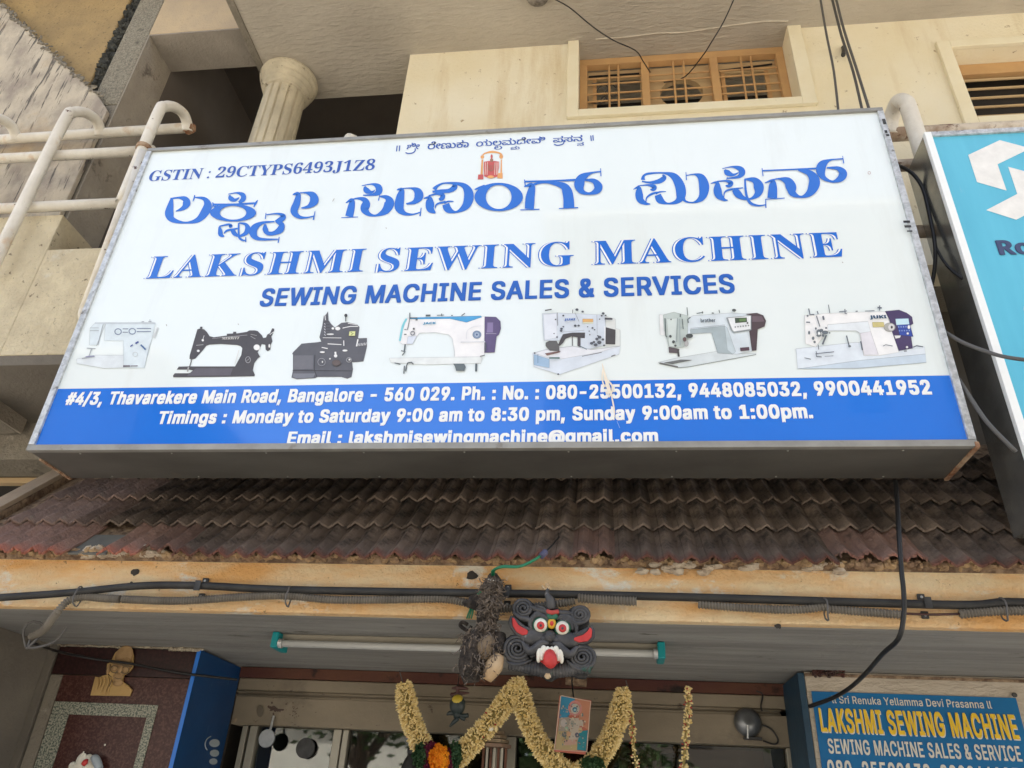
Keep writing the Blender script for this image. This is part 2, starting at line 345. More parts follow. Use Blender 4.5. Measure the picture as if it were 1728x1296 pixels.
def styled(t, st):
    o = ''
    for ch in t:
        if st == 'serif':
            if 'A' <= ch <= 'Z': o += chr(0x1D400+ord(ch)-65); continue
            if ch.isdigit(): o += chr(0x1D7CE+ord(ch)-48); continue
        if st == 'sans':
            if 'A' <= ch <= 'Z': o += chr(0x1D5D4+ord(ch)-65); continue
            if 'a' <= ch <= 'z': o += chr(0x1D5EE+ord(ch)-97); continue
            if ch.isdigit(): o += chr(0x1D7EC+ord(ch)-48); continue
        o += ch
    return o
def glyphs(t, sp=1.0):
    c = bpy.data.curves.new('lettering_outline', 'FONT'); c.body = t; c.resolution_u = 6; c.space_character = sp
    o = bpy.data.objects.new('lettering_outline', c); COL.objects.link(o)
    dg = bpy.context.evaluated_depsgraph_get(); me = bpy.data.meshes.new_from_object(o.evaluated_get(dg))
    v = [tuple(x.co[:2]) for x in me.vertices]; f = [tuple(p.vertices) for p in me.polygons]
    bpy.data.objects.remove(o); bpy.data.curves.remove(c); bpy.data.meshes.remove(me); return v, f
CAPH = {}
def caph(st):
    if st not in CAPH: CAPH[st] = max(y for x, y in glyphs(styled('H', st))[0])
    return CAPH[st]
def lettering(parent, text, Lp, Rp, Tp, Y, m, st='sans', bold=0, sp=1.0, lift=.002, layers=None, name='lettering'):
    v, f = glyphs(styled(text, st), sp)
    a, b, c = PY(*Lp, Y), PY(*Rp, Y), PY(*Tp, Y)
    x0 = min(p[0] for p in v); x1 = max(p[0] for p in v); zb = (a.z+b.z)/2; h = (c.z-a.z)
    sx = (b.x-a.x)/(x1-x0); sz = h/caph(st)
    mb = MB(); mb.open = True
    ms = []
    if layers is None:
        layers = [(0, 0, m)]
        if bold: layers = [(-bold, 0, m), (bold, 0, m), (0, bold*.5, m), (0, -bold*.5, m), (0, 0, m)]
    for i, (dx, dz, mm) in enumerate(layers):
        if mm not in ms: ms.append(mm)
        mb.add([(a.x+(p[0]-x0+dx)*sx, Y-lift-i*.0004, zb+p[1]*sz+dz*sz) for p in v], f, ms.index(mm))
    return mb.build(name, ms, parent)

# outlines of a plain grotesque alphabet, in 1/1000 em: character : advance : loops
GLY = '''#:440:242,0,326,509,377,509,294,0;10,140,19,192,400,192,391,140;64,0,147,509,198,509,115,0;40,316,49,368,429,368,421,316|
&:448:197,-7,165,-5,136,1,110,12,88,26,69,42,54,62,43,84,36,108,34,133,36,154,40,173,47,189,58,205,70,220,85,235,101,249,120,264,140,279,216,335,223,340,230,346,237,352,243,359,249,367,255,375,259,384,261,394,262,405,260,420,255,434,245,445,233,454,219,459,201,461,189,460,178,457,168,453,159,447,151,440,145,431,141,421,138,411,137,399,138,386,141,375,145,363,152,352,159,340,169,327,179,314,191,300,204,284,438,0,364,0,171,231,153,254,136,274,121,293,108,310,96,327,87,344,81,361,77,379,75,398,77,420,82,440,91,458,102,474,117,488,134,499,154,507,176,512,200,513,224,512,246,507,266,499,283,488,297,475,308,459,317,442,322,424,324,404,323,389,320,375,315,362,309,349,301,336,291,325,281,314,269,303,256,293,154,217,135,202,121,188,110,174,103,161,98,146,97,131,98,115,102,101,109,87,118,76,130,66,143,57,158,51,175,48,193,46,213,48,232,52,251,59,269,69,286,81,301,95,315,112,327,131,336,151,343,174,348,198,349,224,408,224,406,194,403,167,397,144,389,124,380,107,371,92,361,80,353,70,345,62,333,47,315,30,294,17,271,7,246,-1,221,-5|
COMMA:188:38,-119,68,71,137,71,84,-119|
-:453:337,244,337,188,114,188,114,244|
.:188:95,-4,83,-3,73,1,63,9,55,18,51,29,50,41,51,53,55,64,63,73,73,81,83,85,95,87,107,85,118,81,128,73,135,64,140,53,141,41,140,29,135,18,128,9,118,1,107,-3|
/:249:235,533,71,-76,14,-76,178,533|
0:453:227,-7,191,-3,158,7,130,24,105,48,85,77,69,113,57,155,50,202,48,254,50,306,57,353,69,395,85,431,106,461,130,484,159,502,191,512,227,516,262,512,295,502,323,484,348,461,368,431,384,395,396,353,403,306,405,254,403,202,396,155,384,113,368,77,348,48,323,24,295,7,263,-3;227,50,250,52,271,60,290,74,306,92,320,116,330,144,338,176,342,213,344,254,342,295,338,332,330,365,320,393,306,416,290,435,271,449,250,457,227,460,203,457,182,449,163,435,147,416,134,393,123,365,115,332,111,295,109,254,111,213,115,176,123,144,134,116,147,92,163,74,182,60,203,52|
1:453:76,0,76,55,391,55,391,0;276,509,276,0,212,0,212,448,209,448,86,358,86,427,198,509|
2:453:64,0,64,47,234,229,252,248,268,266,282,282,294,298,303,312,311,327,316,341,319,356,320,371,319,389,315,405,308,419,298,431,287,441,273,449,258,455,241,458,224,460,205,458,188,454,172,447,159,438,148,427,139,413,132,398,128,381,127,362,66,362,68,391,75,418,86,442,102,464,121,482,143,496,168,507,196,513,225,516,254,513,281,507,306,497,328,482,346,465,361,445,372,423,379,398,381,372,380,354,377,336,371,318,363,299,351,280,336,259,317,235,294,209,267,180,153,60,153,57,389,57,389,0|
3:453:218,-7,188,-5,159,1,133,10,108,22,88,38,70,57,57,79,48,104,44,132,109,132,112,115,118,100,126,87,137,76,150,66,165,59,182,54,200,51,219,50,239,51,258,55,275,61,291,69,304,80,315,93,323,108,328,125,329,145,328,163,323,180,316,196,306,211,292,223,275,234,254,241,229,246,201,248,157,248,157,299,288,448,288,452,70,452,70,509,372,509,372,461,211,278,211,289,247,290,279,286,308,276,333,262,354,244,371,222,383,198,391,173,393,145,390,116,383,90,370,66,354,45,333,27,309,12,281,2,251,-5|
4:453:40,105,40,158,247,509,311,509,109,166,109,163,413,163,413,105;282,0,282,121,282,146,282,318,343,318,343,0|
5:453:221,-7,192,-5,165,1,140,11,118,25,99,41,83,60,71,82,63,105,60,130,122,130,125,115,130,102,138,89,148,78,160,68,173,60,188,54,204,51,221,50,241,51,259,56,276,64,291,75,304,89,314,104,322,122,326,141,328,162,326,183,321,203,314,221,303,237,290,251,275,262,257,270,238,275,218,277,201,276,184,273,167,268,152,262,139,255,128,246,67,253,96,509,366,509,366,452,151,452,134,301,136,301,148,311,162,318,178,325,194,330,212,333,229,334,252,332,274,328,294,321,313,311,330,299,345,285,358,269,370,251,379,231,386,210,390,187,391,163,388,132,381,102,369,76,352,52,332,32,309,15,282,3,253,-4|
6:453:226,-7,196,-4,168,3,142,15,119,31,100,51,84,74,73,101,66,130,64,162,65,187,71,212,80,239,93,268,112,302,137,340,252,509,322,509,151,261,145,261,151,270,157,279,165,288,174,295,184,302,196,307,208,311,221,313,235,314,265,312,291,305,316,295,337,280,355,262,370,240,380,215,387,187,389,157,387,127,379,98,368,73,352,50,333,30,310,14,284,3,257,-4;226,48,245,50,263,55,279,63,293,73,304,86,314,101,322,119,326,137,327,157,326,178,322,196,314,213,304,228,293,241,279,251,263,259,245,264,226,265,207,264,190,259,174,252,160,241,148,229,138,214,131,197,126,179,125,158,126,138,131,119,138,102,148,86,160,73,174,63,190,55,207,50|
8:453:226,-7,193,-5,163,1,136,11,111,25,91,42,74,62,62,84,54,109,52,135,53,156,58,176,65,195,75,212,87,228,101,241,117,252,134,260,153,265,153,267,129,276,109,289,93,308,80,330,73,354,70,380,73,405,79,429,90,450,106,469,124,485,146,498,170,508,197,514,226,516,255,514,282,508,306,498,328,485,346,469,361,450,373,429,379,405,382,380,379,354,372,330,359,308,343,289,323,276,300,267,300,265,319,260,335,252,351,241,365,228,377,212,387,195,395,176,399,156,401,135,398,109,391,84,378,62,362,42,341,25,317,11,289,1,259,-5;226,49,248,50,267,54,285,60,300,69,313,79,323,91,331,106,335,121,337,139,335,157,330,173,322,189,312,202,298,213,283,223,265,230,247,234,226,235,206,234,187,230,169,223,154,213,140,202,130,189,122,173,117,157,115,139,117,121,121,106,129,91,139,79,152,69,167,60,185,54,205,50;226,290,244,291,260,294,274,300,287,308,298,318,307,330,314,344,318,359,319,376,318,392,314,407,308,420,299,432,288,442,275,449,260,455,244,459,226,460,208,459,192,455,177,449,164,442,153,432,145,420,138,407,134,392,133,376,134,359,138,344,145,330,154,318,165,308,178,300,193,294,209,291|
9:453:226,516,256,513,285,506,310,494,333,478,352,458,368,434,380,408,387,378,389,347,387,322,382,296,373,270,359,240,340,207,315,168,200,0,130,0,301,248,307,248,302,238,295,229,287,221,278,214,268,207,257,202,245,198,232,195,218,195,188,197,161,203,137,214,116,229,98,247,83,269,72,294,66,321,64,352,66,382,73,411,85,436,101,459,120,479,143,494,168,506,196,513;226,460,207,459,190,454,174,446,160,435,148,423,138,407,131,390,127,372,125,352,127,331,131,313,138,295,148,280,160,268,174,257,190,250,207,245,226,243,245,245,263,249,279,257,293,267,305,280,314,295,322,312,326,330,327,350,326,371,322,390,314,407,305,422,293,435,279,446,263,454,245,459|
COLON:188:95,-4,83,-3,73,1,63,9,55,18,51,29,50,41,51,53,55,64,63,73,73,81,83,85,95,87,107,85,118,81,128,73,135,64,140,53,141,41,140,29,135,18,128,9,118,1,107,-3;95,271,83,272,73,277,63,284,55,294,51,304,50,316,51,328,55,339,63,349,73,356,83,360,95,362,107,360,118,356,128,349,135,339,140,328,141,316,140,304,135,294,128,284,118,277,107,272|
@:676:355,-135,307,-133,262,-126,221,-114,184,-98,151,-77,122,-53,98,-24,77,9,61,46,50,87,43,131,40,179,43,226,50,269,61,309,78,346,98,379,123,408,151,433,184,454,220,470,260,482,303,489,349,492,394,489,435,482,472,469,506,452,536,432,562,407,584,380,603,351,617,319,627,285,633,251,635,215,635,191,633,166,631,142,627,118,622,96,615,76,605,57,593,42,579,28,561,18,541,13,517,11,503,11,490,13,476,17,463,21,451,28,441,36,432,45,426,56,423,68,420,68,413,54,402,41,388,30,371,20,351,15,326,13,298,15,273,23,251,35,232,52,216,73,204,96,195,123,190,152,188,182,190,212,197,239,207,265,220,287,237,306,257,322,279,334,304,341,330,343,351,342,369,338,385,331,398,323,409,314,416,306,419,306,419,335,474,335,474,110,475,97,479,85,485,74,493,66,505,61,518,59,533,61,546,66,557,76,565,89,571,106,576,127,579,152,580,182,581,215,579,245,575,273,567,301,555,327,541,351,523,373,502,393,477,410,450,424,419,434,385,440,347,442,309,440,274,434,242,424,213,410,187,393,164,372,144,347,128,320,115,289,105,255,100,218,98,178,100,138,105,100,115,66,128,35,144,8,165,-17,188,-37,215,-54,246,-68,280,-78,317,-83,357,-85,376,-85,394,-83,412,-80,428,-77,444,-73,458,-69,471,-65,481,-62,489,-59,504,-107,493,-111,480,-116,464,-120,447,-124,429,-128,411,-131,392,-133,374,-135;329,65,350,66,368,71,382,78,395,89,405,102,412,118,417,138,421,160,422,185,421,210,417,231,411,249,403,263,393,274,381,282,366,287,350,290,331,292,313,290,297,285,283,277,271,267,260,254,252,239,246,222,243,204,242,185,243,164,246,144,251,125,258,108,267,94,279,81,293,72,310,67|
A:480:16,0,201,509,276,509,463,0,395,0,287,302,280,323,272,346,264,372,255,402,244,438,232,478,245,478,233,437,222,402,213,371,204,345,197,322,191,302,85,0;110,142,110,199,370,199,370,142|
B:456:60,0,60,509,241,509,274,507,304,501,329,491,350,477,367,461,381,442,390,421,396,398,398,374,397,353,393,336,387,320,378,307,368,295,356,286,343,278,329,272,315,267,315,262,331,260,347,254,363,245,378,234,391,220,402,203,411,184,416,161,418,136,416,111,410,88,400,67,386,48,368,31,344,18,317,8,284,2,247,0;125,57,245,57,281,60,309,67,330,80,344,96,353,115,355,137,354,153,350,169,342,184,333,197,320,209,306,218,289,225,269,229,248,231,125,231;125,285,238,285,256,287,273,290,288,296,302,304,314,314,323,326,330,340,335,355,336,372,333,393,326,412,313,429,294,442,270,449,240,452,125,452|
C:510:267,-7,225,-3,186,7,150,25,119,49,92,79,70,115,53,157,44,203,40,254,44,305,53,352,70,393,92,429,119,459,150,484,186,501,225,512,267,516,293,514,317,511,340,504,362,496,383,485,402,471,419,456,435,438,448,418,459,397,467,373,473,348,408,348,404,365,397,380,389,395,380,407,369,418,357,428,344,437,330,444,315,449,300,453,284,455,267,456,237,453,209,445,184,432,161,414,141,391,125,364,113,332,106,295,103,254,106,213,113,177,125,145,141,117,161,94,184,76,210,63,237,56,267,53,284,54,300,56,315,60,330,65,344,72,357,81,369,90,380,102,389,114,397,128,404,144,408,160,473,160,467,135,459,112,448,91,435,71,420,53,402,38,383,24,363,13,341,5,317,-2,293,-6|
D:502:219,0,96,0,96,57,215,57,254,60,288,68,318,81,343,99,363,122,379,149,390,181,397,216,399,255,397,294,390,329,379,361,364,388,344,410,320,428,291,441,258,449,221,452,93,452,93,509,225,509,273,505,315,495,353,478,385,455,412,426,433,391,449,351,458,306,462,255,458,205,449,159,433,119,411,83,384,54,351,31,312,14,268,3;125,509,125,0,60,0,60,509|
E:419:60,0,60,509,372,509,372,452,125,452,125,286,355,286,355,229,125,229,125,57,375,57,375,0|
G:520:269,-7,225,-3,185,7,149,25,118,49,91,79,69,116,53,157,43,203,40,254,43,305,53,352,69,393,91,429,117,459,149,484,184,501,223,512,265,516,291,514,316,510,340,504,363,494,384,483,403,469,421,453,436,436,449,416,460,395,468,373,474,349,408,349,402,365,395,379,387,393,378,406,368,417,356,427,344,436,330,443,315,448,300,453,283,455,265,456,236,453,209,445,183,432,160,414,141,392,125,364,113,332,106,295,103,254,106,213,113,177,125,145,141,117,161,95,184,76,210,63,238,56,269,53,296,55,322,61,345,71,365,85,382,102,396,123,407,147,413,173,415,202,434,199,283,199,283,256,478,256,478,200,475,160,466,124,451,91,431,62,406,38,377,19,344,5,308,-4|
H:517:60,0,60,509,125,509,125,289,392,289,392,509,457,509,457,0,392,0,392,232,125,232,125,0|
I:300:31,0,31,57,118,57,118,452,31,452,31,509,269,509,269,452,183,452,183,57,269,57,269,0|
J:396:185,-7,143,-2,106,11,75,33,52,63,38,100,33,145,33,173,98,173,98,145,100,117,108,93,122,74,139,61,160,53,185,50,209,53,230,61,248,74,261,93,269,117,272,145,272,509,336,509,336,145,332,100,318,63,294,33,263,11,227,-2|
K:467:104,145,104,216,116,231,128,246,139,261,151,275,162,289,174,303,187,317,199,331,212,344,364,509,448,509,231,276,228,276;60,0,60,509,125,509,125,334,124,225,125,193,125,0;372,0,188,259,228,309,449,0|
L:393:60,0,60,509,125,509,125,57,361,57,361,0|
M:628:60,0,60,509,152,509,277,187,280,179,284,170,287,159,291,147,295,135,299,123,303,110,307,97,311,84,315,71,319,60,322,49,307,49,311,59,314,71,318,83,322,95,326,108,330,121,334,134,338,146,342,158,346,169,349,179,352,187,476,509,568,509,568,0,504,0,504,291,504,302,504,314,504,327,505,340,505,354,505,369,505,383,506,398,506,413,506,428,507,443,507,457,513,457,508,441,503,425,498,409,492,393,487,378,482,363,477,348,472,335,467,322,463,310,459,300,456,291,342,0,286,0,170,291,167,300,163,310,159,321,155,333,150,347,145,361,140,376,134,392,129,408,124,424,118,441,112,457,119,457,119,444,120,430,120,416,120,401,121,386,121,372,121,357,121,342,122,328,122,315,122,302,122,291,122,0|
N:523:60,0,60,509,136,509,343,183,349,174,355,163,363,151,371,137,379,122,388,107,396,90,405,73,414,55,405,54,403,72,402,90,401,108,400,126,399,142,399,157,399,171,399,184,399,195,399,509,463,509,463,0,387,0,202,290,194,303,186,317,177,331,168,346,159,363,148,381,136,402,123,425,108,452,119,454,120,429,121,406,122,384,123,363,124,345,124,328,125,313,125,301,125,291,125,0|
P:445:60,0,60,509,235,509,272,506,305,499,332,487,356,471,375,452,390,430,400,404,407,377,409,348,407,318,400,291,390,265,375,243,356,223,332,207,305,195,272,188,235,186,126,186,126,242,233,242,257,244,279,248,297,256,312,266,324,279,333,294,339,310,343,328,344,348,343,367,339,385,333,402,324,416,312,428,297,439,279,446,257,451,232,452,125,452,125,0|
R:449:60,0,60,509,236,509,273,506,305,500,333,489,356,473,376,455,390,433,401,408,407,381,409,352,407,323,401,296,390,271,376,250,356,232,333,217,305,206,273,200,236,198,126,198,126,255,234,255,258,256,280,260,298,267,313,276,325,287,334,300,340,316,344,333,345,352,344,371,340,389,334,405,325,419,313,430,298,440,279,446,258,451,233,452,125,452,125,0;353,0,230,229,303,229,428,0|
S:447:224,-9,188,-7,156,-1,128,9,102,23,81,40,64,60,51,83,42,109,38,137,104,137,108,118,114,102,123,88,136,76,150,66,166,59,185,53,204,50,224,49,246,50,267,54,286,60,303,69,317,79,329,92,338,106,344,122,346,139,344,154,340,168,332,179,322,189,310,197,296,205,280,211,263,217,245,222,184,239,145,253,112,269,86,289,67,313,56,341,52,372,54,400,62,425,75,448,92,468,113,484,138,498,165,508,195,514,227,516,259,514,289,508,316,498,340,484,360,468,377,449,390,427,398,403,401,378,337,378,332,402,320,421,302,437,280,449,254,456,225,459,204,457,185,454,167,448,152,440,139,430,129,418,121,405,117,391,115,376,117,359,122,345,131,334,142,324,155,315,169,308,184,302,198,297,212,293,264,279,279,275,295,270,312,264,328,256,344,248,359,238,372,226,384,213,395,198,402,180,407,161,408,139,406,112,399,87,386,64,370,43,349,25,323,11,294,0,261,-7|
T:449:32,452,32,509,417,509,417,452,257,452,257,0,193,0,193,452|
U:517:259,-8,220,-6,186,2,154,15,126,33,103,55,85,80,71,108,63,140,60,173,60,509,124,509,124,178,126,155,132,133,141,113,153,95,169,80,187,68,208,59,232,53,259,52,285,53,309,59,331,68,349,80,364,95,377,113,385,133,391,155,393,178,393,509,457,509,457,173,454,140,446,108,433,80,414,55,391,33,363,15,332,2,297,-6|
V:480:204,0,16,509,84,509,192,206,199,187,207,164,215,137,225,106,236,71,248,31,235,31,247,71,257,107,267,138,276,165,283,187,290,206,395,509,463,509,278,0|
W:686:155,0,16,509,82,509,163,196,167,179,172,162,175,145,179,128,183,111,187,94,190,76,194,58,197,40,189,40,193,58,196,76,200,94,203,111,207,128,211,145,215,162,220,179,224,196,306,509,380,509,462,196,466,179,470,162,474,145,478,128,482,111,486,94,490,76,494,58,497,40,488,40,492,58,495,76,499,94,503,111,506,128,510,145,515,162,519,179,523,196,603,509,670,509,530,0,455,0,368,323,362,345,357,368,351,391,346,417,341,445,336,475,350,475,345,446,340,420,335,395,330,371,324,347,318,323,230,0|
Y:472:203,0,203,208,16,509,91,509,192,344,203,327,213,309,222,292,231,274,240,254,250,230,224,230,233,254,242,275,251,293,260,310,270,327,280,344,381,509,455,509,268,208,268,0|
a:389:160,-9,137,-7,115,-3,94,5,76,15,60,29,48,45,38,63,32,84,30,108,32,128,36,146,43,161,53,174,64,184,78,193,92,200,108,206,125,211,143,214,161,217,178,220,200,223,218,225,234,227,247,229,257,231,265,235,271,240,274,246,276,255,276,257,275,272,272,285,267,297,260,307,251,315,240,322,227,327,212,330,196,331,178,330,163,327,149,322,137,316,127,309,118,301,110,292,104,283,100,274,41,291,51,313,64,331,79,346,95,358,114,368,133,375,153,380,173,383,194,384,208,384,223,382,239,379,255,375,271,369,286,360,300,350,312,336,322,320,330,301,335,278,337,251,337,0,277,0,277,52,272,52,267,43,260,34,252,25,242,16,229,8,215,1,199,-4,181,-7;170,45,192,47,211,51,228,59,242,68,254,80,263,93,270,108,274,122,276,138,276,190,272,187,267,184,259,182,251,180,241,178,231,176,221,174,210,173,200,171,191,170,182,169,175,168,161,166,147,163,134,159,122,153,112,147,103,139,97,130,93,118,92,105,93,93,96,82,102,72,109,64,119,57,130,52,142,48,156,46|
b:424:229,-8,208,-7,189,-3,172,4,159,12,147,21,138,31,130,41,123,50,118,59,112,59,112,0,53,0,53,509,114,509,114,319,118,319,123,327,130,336,137,346,147,355,158,364,171,373,188,379,207,383,229,384,259,382,287,374,313,361,335,342,354,320,370,293,381,261,388,227,390,189,388,151,381,116,370,84,355,57,336,34,313,16,288,3,260,-6;220,47,242,49,262,55,279,66,294,80,306,97,316,117,323,139,327,163,328,189,327,215,323,239,316,261,307,281,295,298,280,311,262,322,243,328,220,330,198,328,178,322,161,312,147,299,134,282,125,263,118,241,114,216,113,189,114,162,118,138,125,115,135,95,147,78,162,65,179,55,198,49|
c:396:207,-8,174,-5,144,3,117,16,93,35,72,58,56,85,44,116,37,150,34,187,37,225,44,260,56,291,72,318,93,341,117,360,144,374,174,382,207,384,226,384,243,381,260,377,276,371,291,364,305,356,318,346,330,335,340,322,349,308,356,293,362,277,303,262,300,272,295,281,290,289,284,297,278,304,270,311,261,316,252,321,242,325,231,328,220,329,207,330,184,328,163,321,145,310,130,296,118,278,108,258,102,236,98,212,96,187,98,163,102,139,108,117,118,97,130,80,145,66,163,55,184,49,207,46,220,47,232,49,243,52,253,55,262,60,271,66,279,73,285,80,292,89,297,98,301,107,304,117,363,102,357,86,350,70,341,56,331,43,319,32,306,21,292,12,277,5,261,-1,244,-5,226,-7|
d:424:195,-8,165,-6,137,3,111,16,89,34,70,57,55,84,43,116,36,151,34,189,36,227,43,261,55,293,70,320,89,342,112,361,137,374,165,382,196,384,218,383,237,379,253,373,267,364,278,355,287,346,295,336,301,327,306,319,311,319,311,509,372,509,372,0,313,0,313,59,307,59,301,50,295,41,287,31,277,21,266,12,252,4,236,-3,217,-7;205,47,226,49,246,55,263,65,278,78,290,95,299,115,306,138,310,162,312,189,310,216,306,241,300,263,290,282,278,299,263,312,246,322,227,328,205,330,182,328,162,322,145,311,130,298,118,281,108,261,102,239,98,215,96,189,98,163,102,139,109,117,118,97,130,80,145,66,162,55,182,49|
e:404:212,-8,177,-5,145,3,117,16,92,35,72,58,56,85,44,116,37,150,34,187,36,224,44,258,55,290,71,317,91,340,115,359,142,373,172,382,205,384,226,383,246,380,266,374,285,366,303,355,319,341,334,324,347,305,357,282,365,256,370,227,371,194,371,169,75,169,75,221,338,221,310,202,308,226,304,248,298,269,288,286,277,301,263,314,246,323,227,328,205,330,183,328,164,323,146,313,131,301,119,286,109,270,102,251,97,231,96,211,96,178,98,151,102,127,110,106,121,88,135,73,151,61,169,53,190,48,212,46,227,47,241,49,254,53,265,58,276,65,285,73,294,82,300,93,306,105,365,91,358,72,348,55,335,39,320,26,302,14,283,4,261,-3,237,-7|
g:425:207,-151,180,-149,156,-146,134,-140,114,-132,97,-122,82,-110,70,-97,59,-84,51,-69,101,-41,107,-49,114,-57,122,-66,131,-74,142,-82,154,-88,169,-93,187,-96,207,-97,236,-95,261,-87,282,-75,298,-58,308,-34,311,-6,311,68,306,68,301,60,294,51,287,41,277,32,266,23,252,16,236,10,217,6,195,5,165,7,138,14,113,27,90,43,71,65,55,90,43,120,36,154,34,191,36,229,43,263,55,293,71,320,90,342,112,361,138,374,166,382,196,384,218,383,237,379,253,373,267,365,279,356,288,346,296,336,302,327,308,319,313,319,313,379,372,379,372,-9,370,-40,363,-67,350,-90,334,-109,314,-124,291,-136,265,-144,237,-149;205,59,227,61,246,66,264,75,278,87,290,103,300,121,307,142,311,166,312,193,311,219,307,242,300,264,291,283,279,299,264,312,247,322,227,328,205,330,182,328,163,322,145,312,130,298,118,282,109,262,102,241,98,218,96,193,98,167,102,144,109,123,118,104,131,88,145,76,163,66,183,61|
h:410:114,227,114,0,53,0,53,509,114,509,114,287,102,287,116,319,132,344,152,362,175,374,200,382,227,384,252,383,275,377,295,369,313,356,328,340,341,321,350,298,355,271,357,240,357,0,296,0,296,235,293,263,286,286,273,304,256,318,235,326,210,329,192,328,176,324,161,317,147,308,136,297,126,283,119,266,115,248|
i:167:53,0,53,379,114,379,114,0;84,443,73,444,63,448,54,455,47,463,43,472,41,483,43,494,47,504,54,512,63,518,73,522,84,524,95,522,105,518,114,512,121,504,125,494,126,483,125,472,121,463,114,455,105,448,95,444|
k:381:110,137,110,212,121,212,284,379,360,379,184,199,177,199;53,0,53,509,114,509,114,0;294,0,148,186,191,229,372,0|
l:189:139,-2,112,0,91,8,74,20,62,37,55,59,53,84,53,509,114,509,114,99,114,83,117,71,120,62,126,57,135,53,146,52,152,52,157,52,160,53,164,53,167,54,170,54,181,3,175,1,169,0,162,-1,154,-2,147,-2|
m:610:53,0,53,379,112,379,112,295,108,295,114,314,122,331,132,346,144,358,158,368,172,376,187,382,203,385,219,386,245,383,268,375,287,361,303,342,314,320,321,295,312,295,318,312,326,329,337,343,350,356,364,366,381,375,398,381,417,385,437,386,458,385,478,380,497,372,514,361,529,346,541,328,550,307,555,283,557,255,557,0,496,0,496,254,493,279,485,298,473,313,456,323,438,329,419,330,402,329,387,326,374,320,363,312,353,302,345,290,340,277,336,263,335,247,335,0,274,0,274,260,272,280,265,297,253,311,238,322,220,328,199,330,185,329,171,326,158,320,145,312,135,302,126,289,119,274,115,257,114,238,114,0|
n:410:114,227,114,0,53,0,53,379,112,379,112,287,102,287,116,319,132,344,152,362,175,374,200,382,227,384,252,383,275,377,295,369,313,356,328,340,341,321,350,298,355,271,357,240,357,0,296,0,296,235,293,263,286,286,273,304,256,318,235,326,210,329,192,328,176,324,161,317,147,308,136,297,126,283,119,266,115,248|
o:415:207,-8,174,-5,144,3,117,16,93,35,72,58,56,85,44,116,37,150,34,187,37,225,44,260,56,291,72,318,93,341,117,360,144,374,174,382,207,384,241,382,271,374,299,360,323,341,343,318,359,291,371,260,379,225,381,187,379,150,371,116,359,85,343,58,323,35,299,16,271,3,241,-5;207,46,231,49,252,55,270,66,285,80,298,97,307,117,314,139,318,163,319,187,318,212,314,236,307,258,298,278,285,296,270,310,252,321,231,328,207,330,184,328,163,321,145,310,130,296,118,278,108,258,102,236,98,212,96,187,98,163,102,139,108,117,118,97,130,80,145,66,163,55,184,49|
p:424:53,-143,53,379,112,379,112,319,118,319,123,327,130,336,137,346,147,355,158,364,171,373,188,379,207,383,229,384,259,382,287,374,313,361,335,342,354,320,370,293,381,261,388,227,390,189,388,151,381,116,370,84,355,57,336,34,313,16,288,3,260,-6,229,-8,208,-7,189,-3,173,4,159,12,147,21,138,31,130,41,124,50,118,59,114,59,114,-143;220,47,242,49,262,55,279,66,294,80,306,97,316,117,323,139,327,163,328,189,327,215,323,239,316,261,307,281,295,298,280,311,262,322,243,328,220,330,198,328,178,322,161,312,147,299,134,282,125,263,118,241,114,216,113,189,114,162,118,138,125,115,135,95,147,78,162,65,179,55,198,49|
r:259:53,0,53,379,112,379,112,321,115,321,124,339,137,354,152,367,171,377,191,383,213,385,218,385,223,385,229,384,235,384,240,384,243,384,243,322,241,323,236,324,230,324,223,325,215,326,207,326,190,324,174,321,159,315,146,306,135,296,126,284,119,269,115,254,114,237,114,0|
s:365:182,-8,157,-7,133,-3,112,3,93,12,76,24,62,38,50,54,41,73,36,94,94,107,101,87,111,72,124,60,141,52,160,47,181,45,206,47,227,53,244,62,258,74,265,88,268,103,266,115,262,126,254,136,243,144,229,150,212,155,149,170,118,180,92,192,72,208,58,227,50,249,47,274,49,295,55,314,65,332,79,347,95,360,115,370,137,378,161,383,187,384,212,383,234,379,254,372,271,363,286,352,299,339,309,324,318,308,324,290,268,277,262,291,254,304,243,316,228,325,210,331,187,333,166,331,147,326,131,317,119,305,111,292,109,277,110,264,115,253,124,243,136,235,152,229,172,223,229,209,261,200,287,187,306,171,320,153,328,131,331,107,329,85,323,65,312,47,298,31,281,18,260,6,236,-2,210,-7|
t:227:204,379,204,327,6,327,6,379;65,471,126,471,126,98,127,83,130,70,136,61,144,55,156,51,170,50,175,50,180,50,185,51,191,52,197,53,202,54,213,2,207,0,200,-2,192,-3,184,-3,176,-4,168,-4,138,-1,113,7,92,21,77,41,68,64,65,93|
u:410:182,-5,158,-3,135,2,115,11,97,23,82,39,69,59,60,82,54,109,53,139,53,379,114,379,114,144,116,117,124,94,137,75,154,61,175,53,200,50,218,51,234,55,249,62,263,71,274,83,283,97,290,113,295,132,296,153,296,379,357,379,357,0,298,0,298,92,307,92,294,60,277,35,257,17,234,5,209,-3|
v:389:163,0,17,379,84,379,165,155,173,132,180,110,187,87,193,64,199,42,206,21,184,21,191,42,197,64,203,87,209,110,216,132,224,155,305,379,371,379,226,0|
w:567:138,0,23,379,87,379,133,214,140,190,147,164,154,137,161,107,168,75,175,41,165,41,172,74,179,105,186,135,192,163,199,189,206,214,252,379,316,379,362,214,368,189,375,163,382,136,388,106,395,75,402,41,391,41,399,75,406,106,413,135,420,163,427,189,434,214,480,379,545,379,429,0,368,0,319,172,314,189,309,207,305,225,300,243,295,262,291,280,286,299,281,318,277,338,291,338,286,319,281,299,277,280,272,262,267,243,263,225,258,207,253,189,248,172,199,0|
